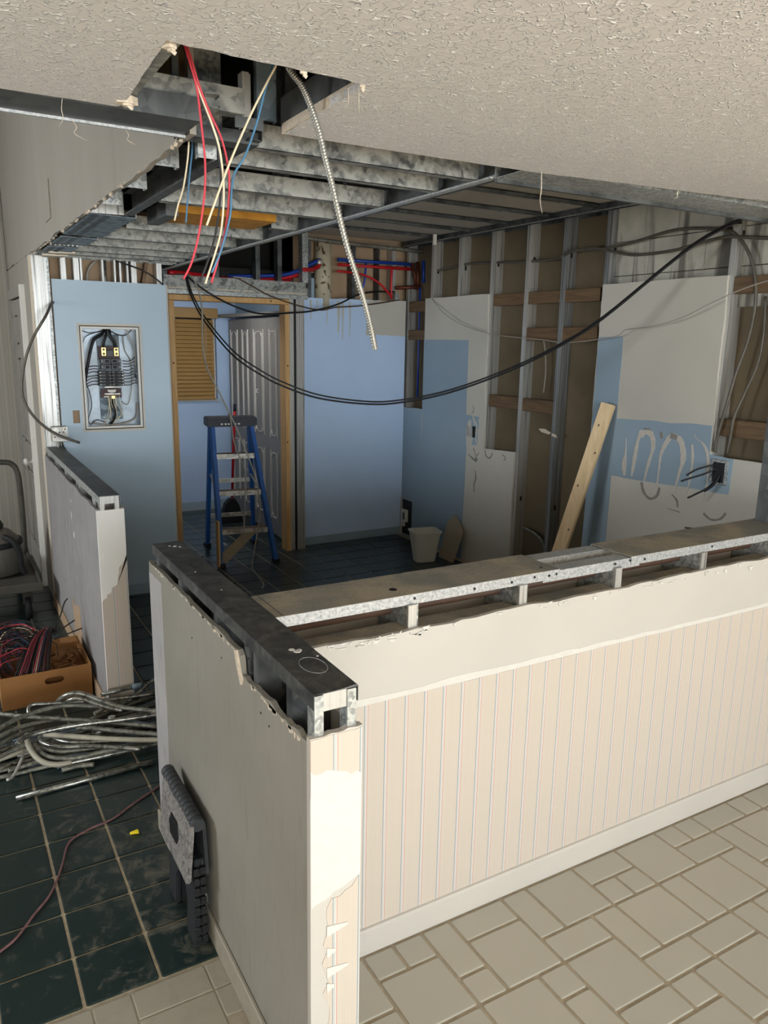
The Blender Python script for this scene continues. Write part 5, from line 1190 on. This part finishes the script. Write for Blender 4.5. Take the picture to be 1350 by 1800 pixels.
b.add([(0.5000+ (0.018)*(z-0.225)/0.193, y, z) for y, z in [(yc-0.05, 0.32), (yc-0.035, 0.29), (yc+0.035, 0.29), (yc+0.05, 0.32), (yc+0.035, 0.355), (yc-0.035, 0.355)]] +
      [(0.5040+ (0.018)*(z-0.225)/0.193, y, z) for y, z in [(yc-0.05, 0.32), (yc-0.035, 0.29), (yc+0.035, 0.29), (yc+0.05, 0.32), (yc+0.035, 0.355), (yc-0.035, 0.355)]],
      [(0,1,2,3,4,5), (11,10,9,8,7,6)] + [(i, (i+1) % 6, 6+(i+1) % 6, 6+i) for i in range(6)])
b.build('carry_hole', M['black'], so)
for x in (0.526, 0.545):
    b = MB()
    for k in range(8): b.cbox(x-0.002, x+0.015, SY0-0.006, SY0+0.004, 0.015+k*0.033, 0.040+k*0.033, 0.003)
    b.build('edge_rib', M['black_rubber'], so)

# ---- cardboard box of wire scraps
cbx = thing('cardboard_box', (0.36, 4.05, 0), 'open brown cardboard box heaped with wire scraps', 'box')
bx0, bx1, by0, by1, bh = 0.145, 0.560, 3.87, 4.30, 0.172
def wallbox(x0, x1, y0, y1, z0, z1, nm='side', m='card'): MB().box(x0, x1, y0, y1, z0, z1).build(nm, M[m], cbx)
# front with a hand hole
hxc, hw_, hz, hh = 0.385, 0.046, 0.118, 0.017
b = MB()
b.box(bx0, hxc-hw_, by0, by0+0.005, 0.004, bh).box(hxc+hw_, bx1, by0, by0+0.005, 0.004, bh).box(hxc-hw_, hxc+hw_, by0, by0+0.005, 0.004, hz-hh).box(hxc-hw_, hxc+hw_, by0, by0+0.005, hz+hh, bh)
for sx in (-1, 1):
    for sz in (-1, 1):
        cxx, czz = hxc+sx*hw_, hz+sz*hh
        b.prism([(cxx, czz), (cxx-sx*hh, czz), (cxx-sx*hh*0.3, czz-sz*hh*0.3*1), (cxx, czz-sz*hh)], 'y', by0, by0+0.005)
b.build('front_panel', M['card'], cbx)
wallbox(bx0, bx1, by1-0.005, by1, 0.004, bh, 'back_panel'); wallbox(bx0, bx0+0.005, by0+0.005, by1-0.005, 0.004, bh); wallbox(bx1-0.005, bx1, by0+0.005, by1-0.005, 0.004, bh)
wallbox(bx0, bx1, by0, by1, 0.0, 0.005, 'bottom', 'card_in')
MB().prism([(0.46, 4.22), (0.55, 4.21), (0.545, 4.285), (0.47, 4.29)], 'z', 0.17, 0.174).build('inner_flap', M['card'], cbx)
rt = random.Random(11); b = MB()
cols = ['black_wire', 'red_wire', 'blue_wire', 'black_wire', 'brown_cable', 'cream_wire', 'red_dark', 'black']
M['red_dark'] = simple('dark red wire', srgb(120,36,46), 0.5); M['blue_dk'] = simple('dark blue wire', srgb(40,66,92), 0.5)
wm = [M['black'], M['black_wire'], M['red_dark'], M['blue_dk'], M['brown_cable'], M['red_wire'], M['cream_wire'], M['pink_wire']]
for k in range(260):
    b.mi = rt.choices(range(8), [14, 12, 4, 7, 3, 2, 1.5, 4])[0]
    c0 = Vector((rt.gauss(0.225, 0.03), rt.gauss(4.07, 0.035), rt.uniform(0.17, 0.25)))
    e1 = Vector((0.95, rt.uniform(-0.1, 0.4), rt.uniform(0.0, 0.35))).normalized(); e2 = Vector((rt.uniform(-0.3, 0.1), 0.55, 0.75)).normalized()
    r1, r2 = rt.uniform(0.06, 0.15), rt.uniform(0.03, 0.15); a0 = rt.uniform(-0.6, 1.2); sp = rt.uniform(1.6, 3.4); n = 8; P = []
    for i in range(n):
        a = a0 + sp*i/(n-1); q = c0 + e1*(r1*math.cos(a)) + e2*(r2*math.sin(a)) + Vector((rt.uniform(-.006, .006), rt.uniform(-.006, .006), rt.uniform(-.006, .006)))
        q.x = min(max(q.x, bx0-0.06), 0.43); q.y = min(max(q.y, by0+0.014), by1-0.014); q.z = max(q.z, 0.10); P.append(q)
    b.tube(P, rt.uniform(0.0012, 0.0024), 5, 3)
for k in range(80):  # straight folded bundle leaning right
    b.mi = rt.choices(range(8), [8, 6, 1, 1, 1, 1, 1, 1])[0]
    u = rt.uniform(-0.06, 0.045); v = rt.uniform(-0.03, 0.03)
    b.tube([(0.30+u*1.6, 3.905+v*0.3, 0.14), (0.32+u*1.3, 3.95+v, 0.20), (0.36+u, 4.05+v, 0.275), (0.395+u*0.5, 4.12+v*0.5, 0.305), (0.43+u*0.3, 4.14, 0.27)], 0.0021, 5, 3)
b.build('wire_tangle', wm, label='tangled heap of red, black and blue wire scraps in the cardboard box', cat='wires', kind='stuff')
for k, P in enumerate(([(0.42,4.12,0.27),(0.46,4.16,0.33),(0.495,4.20,0.40),(0.515,4.22,0.415)], [(0.42,4.10,0.27),(0.47,4.10,0.30),(0.53,4.12,0.325)], [(0.42,4.06,0.26),(0.48,4.04,0.285),(0.555,4.05,0.30)])):
    MB().tube(P, 0.0035, 6, 4).build('cut_cable', M['black'], label=['tallest thin black cable end sticking up out of the box', 'middle black cable end sticking out of the box', 'lowest black cable end reaching right out of the box'][k], cat='cable')
b = MB()
for k in range(14):
    x, y = rt.uniform(0.40, 0.53), rt.uniform(3.90, 4.2); b.tube([(x, y, 0.12), (x+rt.uniform(-.03,.03), y+rt.uniform(-.03,.03), 0.155), (x+rt.uniform(-.05,.05), y+rt.uniform(-.05,.05), 0.165)], 0.003, 5, 3)
for k in range(6):
    x, y = rt.uniform(0.40, 0.52), rt.uniform(3.92, 4.2); b.obox((x, y, 0.14), (0.05, 0.03, 0.014), (rt.uniform(-1, 1), rt.uniform(-1, 1), rt.uniform(0, 3)))
b.box(bx0+0.01, bx1-0.01, by0+0.07, by1-0.01, 0.02, 0.11)
b.build('scrap_fill', M['card_in'], label='brown scraps filling the right side of the cardboard box', cat='scraps', kind='stuff')

# ---- heap of conduit on the floor
FZ = 0.004
def con(P, r, m, lab, grp=None, sub=4): return MB().tube(P, r, 10, sub).build('conduit', M[m], label=lab, cat='conduit', group=grp)
con([(0.13, 3.035, FZ+0.012), (0.66, 3.055, FZ+0.012)], 0.0110, 'emt', 'straight bright conduit lying nearest, alone on the dark tiles', sub=1)
con([(0.119,3.238,.03),(0.178,3.249,.03),(0.25,3.262,.03)], 0.0098, 'emt_dull', 'short grey conduit end poking out at the front left of the heap')
con([(-0.05,3.24,.022),(0.092,3.288,.022),(0.142,3.312,.022),(0.199,3.338,.022),(0.279,3.354,.022)], 0.0095, 'emt_dull', 'dull conduit second from the front at the left edge of the heap')
con([(-0.05,3.28,.04),(0.097,3.324,.045),(0.149,3.342,.045),(0.215,3.358,.045)], 0.0100, 'emt_cream', 'cream conduit at the left edge ending behind the cream bend')
con([(0.213,3.43,.078),(0.209,3.347,.07),(0.229,3.267,.05),(0.264,3.218,.035),(0.31,3.197,.028),(0.36,3.192,.026)], 0.0118, 'emt_cream', 'cream bent conduit curling at the front of the heap')
con([(0.352,3.192,.026),(0.387,3.190,.026),(0.502,3.184,.026),(0.629,3.181,.025),(0.76,3.185,.025)], 0.0105, 'emt', 'grey conduit running right out of the cream bend along the front')
con([(0.233,3.363,.06),(0.259,3.286,.045),(0.302,3.243,.036),(0.373,3.205,.036),(0.471,3.196,.040),(0.569,3.18,.045)], 0.0100, 'emt_dull', 'grey conduit curled just inside the cream bend')
con([(0.265,3.421,.066),(0.259,3.388,.064),(0.271,3.347,.062),(0.324,3.284,.062),(0.425,3.238,.062),(0.504,3.187,.062),(0.625,3.102,.062)], 0.0098, 'emt', 'bright cut conduit with a hooked left end in the middle of the heap')
con([(0.315,3.39,.055),(0.345,3.339,.057),(0.396,3.29,.060),(0.514,3.238,.062),(0.675,3.156,.060)], 0.0098, 'emt', 'second bright conduit just behind the bright cut one')
con([(0.227,3.387,.045),(0.265,3.341,.042),(0.323,3.288,.038),(0.406,3.261,.038),(0.484,3.241,.038)], 0.0098, 'emt_dull', 'short grey bend under the two bright conduits')
con([(0.277,3.384,.085),(0.333,3.345,.085),(0.445,3.262,.085),(0.578,3.178,.082),(0.72,3.106,.078)], 0.0112, 'emt_cream', 'cream painted conduit slanting through the middle of the heap')
con([(0.412,3.381,.085),(0.5,3.319,.085),(0.592,3.242,.085),(0.74,3.13,.085)], 0.0112, 'emt_dull', 'dull conduit right of and parallel to the cream painted one')
con([(0.165,3.294,.11),(0.184,3.318,.118),(0.22,3.333,.12),(0.313,3.341,.12),(0.422,3.332,.12),(0.604,3.291,.12),(0.80,3.26,.12)], 0.0112, 'emt', 'long thick conduit lying on top across the whole heap')
con([(-0.03,3.33,.125),(0.068,3.402,.13),(0.112,3.44,.13),(0.18,3.495,.13),(0.263,3.527,.13),(0.348,3.542,.128),(0.42,3.536,.122),(0.50,3.50,.115),(0.56,3.476,.11)], 0.0100, 'emt_dull', 'pale conduit rising from the left edge toward the cardboard box')
con([(0.02,3.74,.10),(0.124,3.648,.10),(0.228,3.564,.10),(0.365,3.462,.10),(0.536,3.342,.10),(0.72,3.203,.095)], 0.0098, 'emt_dull', 'long conduit crossing the heap from back left to front right')
con([(-0.05,3.44,.06),(0.067,3.486,.06),(0.111,3.507,.06),(0.186,3.549,.06),(0.262,3.561,.06),(0.36,3.554,.06)], 0.0100, 'emt_dull', 'dull conduit at the left edge below the rising pale one')
con([(-0.05,3.42,.045),(0.064,3.449,.045),(0.107,3.461,.045),(0.174,3.504,.045),(0.25,3.545,.045)], 0.0095, 'emt_dull', 'dull conduit at the left edge, third below the rising pale one')
con([(-0.05,3.40,.03),(0.061,3.414,.03),(0.102,3.417,.03),(0.16,3.437,.03),(0.198,3.46,.03)], 0.0098, 'emt_dull', 'dull conduit at the left edge just behind the cream one')
con([(-0.05,3.27,.03),(0.067,3.305,.062),(0.095,3.314,.062),(0.152,3.34,.066),(0.202,3.363,.068)], 0.0095, 'emt_dull', 'grey conduit at the left edge lying over the cream one')
con([(0.315,3.167,.016),(0.376,3.170,.016),(0.44,3.150,.016)], 0.0110, 'emt_dull', 'short grey conduit stub at the very front of the heap')
con([(0.301,3.205,.016),(0.36,3.212,.016),(0.43,3.214,.016)], 0.0105, 'galv_blue', 'short dark conduit stub tucked behind the front stub')
con([(0.572,3.378,.075),(0.656,3.324,.072),(0.76,3.235,.068)], 0.0100, 'galv_blue', 'bluish grey conduit emerging right of the small shiny fitting')
con([(0.545,3.525,.150),(0.631,3.538,.150),(0.700,3.545,.150)], 0.0105, 'emt', 'short conduit touching the further half wall end', sub=1)
con([(0.688,3.544,.150),(0.742,3.550,.150)], 0.0140, 'galv_blue', 'grey coupling on the end of the short conduit by the further half wall', sub=1)
con([(0.62,3.47,.10),(0.674,3.52,.10),(0.717,3.535,.12),(0.756,3.555,.14),(0.82,3.571,.16)], 0.0098, 'emt', 'bent conduit kicking up at the right behind the near half wall')
con([(0.36, 3.60, 0.12), (0.37, 3.56, 0.155), (0.395, 3.52, 0.185), (0.435, 3.50, 0.195), (0.475, 3.48, 0.185), (0.53, 3.43, 0.165), (0.62, 3.36, 0.14), (0.78, 3.24, 0.135)], 0.0108, 'emt', 'arched shiny conduit hooping highest out of the heap, outer one')
con([(0.38, 3.585, 0.11), (0.39, 3.545, 0.14), (0.41, 3.51, 0.165), (0.44, 3.49, 0.172), (0.48, 3.465, 0.16), (0.54, 3.42, 0.14), (0.61, 3.37, 0.125)], 0.0100, 'emt', 'arched shiny conduit nested inside the outer hoop')
con([(0.80, 3.50, 0.112), (0.55, 3.535, 0.118), (0.33, 3.585, 0.13), (0.26, 3.60, 0.135), (0.238, 3.585, 0.125), (0.245, 3.56, 0.105), (0.30, 3.53, 0.09), (0.36, 3.52, 0.085)], 0.0085, 'emt', 'long conduit with a hairpin bend in front of the cardboard box')
FAN = 'dull conduits fanning across the back right of the heap'
for P in ([(0.445,3.50,.03),(0.60,3.545,.03),(0.88,3.66,.03)], [(0.451,3.48,.05),(0.60,3.535,.05),(0.86,3.64,.05)], [(0.456,3.46,.06),(0.612,3.52,.06),(0.83,3.59,.06)],
          [(0.465,3.44,.075),(0.607,3.50,.078),(0.83,3.56,.08)], [(0.47,3.411,.055),(0.597,3.469,.055),(0.82,3.506,.055)], [(0.475,3.357,.06),(0.588,3.42,.06),(0.80,3.444,.06)], [(0.484,3.333,.04),(0.584,3.401,.04),(0.80,3.413,.04)],
          [(0.50,3.46,.095),(0.62,3.515,.098),(0.82,3.56,.10)], [(0.49,3.40,.03),(0.62,3.37,.03),(0.82,3.36,.03)]):
    con(P, 0.0092, 'emt_dull', 'one of the dull straight conduits fanning across the back right of the heap', FAN, 2)
G = 'dull conduits at the bottom of the heap'
rc = random.Random(21)
for k in range(12):
    y0 = 3.23 + k*0.026; z0 = 0.0145 + (k % 2)*0.004
    x0 = rc.uniform(-0.12, 0.25); x1 = 0.55 + rc.uniform(0.0, 0.25); dy = rc.uniform(-0.05, 0.03)
    con([(x0, y0 - dy*0.3, z0), ((x0+x1)/2, y0+dy*0.3, z0), (x1, min(y0+dy, 3.54), z0)], 0.0092, rc.choice(['emt_dull', 'emt_dull', 'galv_blue']), 'one of the dull straight conduits buried in the bottom of the heap', G, 2)
for k, (P) in enumerate(([(0.11,3.17,0.03),(0.135,3.19,0.03),(0.17,3.26,0.05),(0.19,3.32,0.06)],)):
    MB().tube(P, 0.006, 8, 4).build('cable_end', M['alu'], label='short metal cable end hanging off the front left of the heap', cat='cable')
b = MB().lathe((0.56, 3.375, 0.085), [(0.009, 0), (0.010, 0.012), (0.016, 0.013), (0.016, 0.02)], 10, 'z'); b.build('conduit_fitting', M['galv_bright'], label='small shiny fitting resting on top of the conduit heap', cat='fitting')

# ---- platform cart with a machine on it
ct = thing('platform_cart', (0.2, 5.55, 0), 'worn platform cart with bent tube handle in the hall', 'cart')
MB().cbox(-0.12, 0.470, 5.12, 5.92, 0.215, 0.240, 0.006).build('deck', M['cart_deck'], ct)
for x0, x1, y0, y1 in ((-0.12, 0.47, 5.105, 5.122), (0.468, 0.484, 5.105, 5.93), (-0.12, 0.47, 5.92, 5.936)):
    MB().cbox(x0, x1, y0, y1, 0.205, 0.262, 0.004).build('deck_rim', M['cart_deck'], ct)
for y in (5.40, 5.50, 5.60, 5.70):
    MB().lathe((0.385, y, 0.2395), [(0.020, 0), (0.020, 0.0015)], 14).build('deck_hole', M['black'], ct)
MB().tube([(-0.10,5.93,0.24),(-0.10,5.95,0.80),(-0.06,5.95,0.90),(0.05,5.95,0.918),(0.36,5.95,0.915),(0.43,5.95,0.895),(0.458,5.95,0.84),(0.466,5.95,0.75),(0.468,5.94,0.50),(0.462,5.925,0.25)], 0.019, 12, 4).build('handle', M['cart'], ct)
for x, y in ((0.40, 5.22), (0.40, 5.82), (-0.05, 5.22), (-0.05, 5.82)):
    w_ = MB().lathe((x, y, 0.075), [(0.055, -0.02), (0.075, -0.016), (0.075, 0.016), (0.055, 0.02)], 20, 'x').build('wheel', M['black_rubber'], ct)
    MB().box(x-0.03, x+0.03, y-0.02, y+0.02, 0.10, 0.212).build('caster_fork', M['cart'], w_)
    MB().lathe((x+0.021, y, 0.075), [(0.02, 0.0), (0.02, 0.003)], 12, 'x').build('hub', M['alu'], w_)
mc = thing('vacuum_machine', (0.26, 5.5, 0.2405), 'dark rounded machine with a hose sitting on the platform cart', 'machine')
MB().lathe((0.24, 5.50, 0.242), [(0.13, 0.0), (0.17, 0.02), (0.175, 0.16), (0.16, 0.24), (0.11, 0.29), (0.06, 0.31)], 24).build('tank_body', M['tank'], mc)
MB().lathe((0.24, 5.50, 0.44), [(0.178, 0.0), (0.184, 0.01), (0.182, 0.03), (0.176, 0.035)], 24).build('tank_band', M['black_rubber'], mc)
MB().lathe((0.24, 5.50, 0.55), [(0.07, 0.0), (0.075, 0.02), (0.06, 0.05), (0.03, 0.06)], 18).build('motor_cap', M['black_rubber'], mc)
MB().tube([(0.30,5.36,0.52),(0.35,5.33,0.49),(0.385,5.34,0.40),(0.39,5.36,0.31),(0.41,5.37,0.262)], 0.018, 10, 4).build('hose', M['black_rubber'], mc)
MB().tube([(0.24,5.40,0.62),(0.225,5.38,0.80),(0.215,5.37,0.95)], 0.008, 8, 3).build('wand', M['black'], mc)
MB().tube([(0.26,5.42,0.54),(0.24,5.40,0.64)], 0.014, 8, 1).build('wand_grip', M['pex_red'], mc)
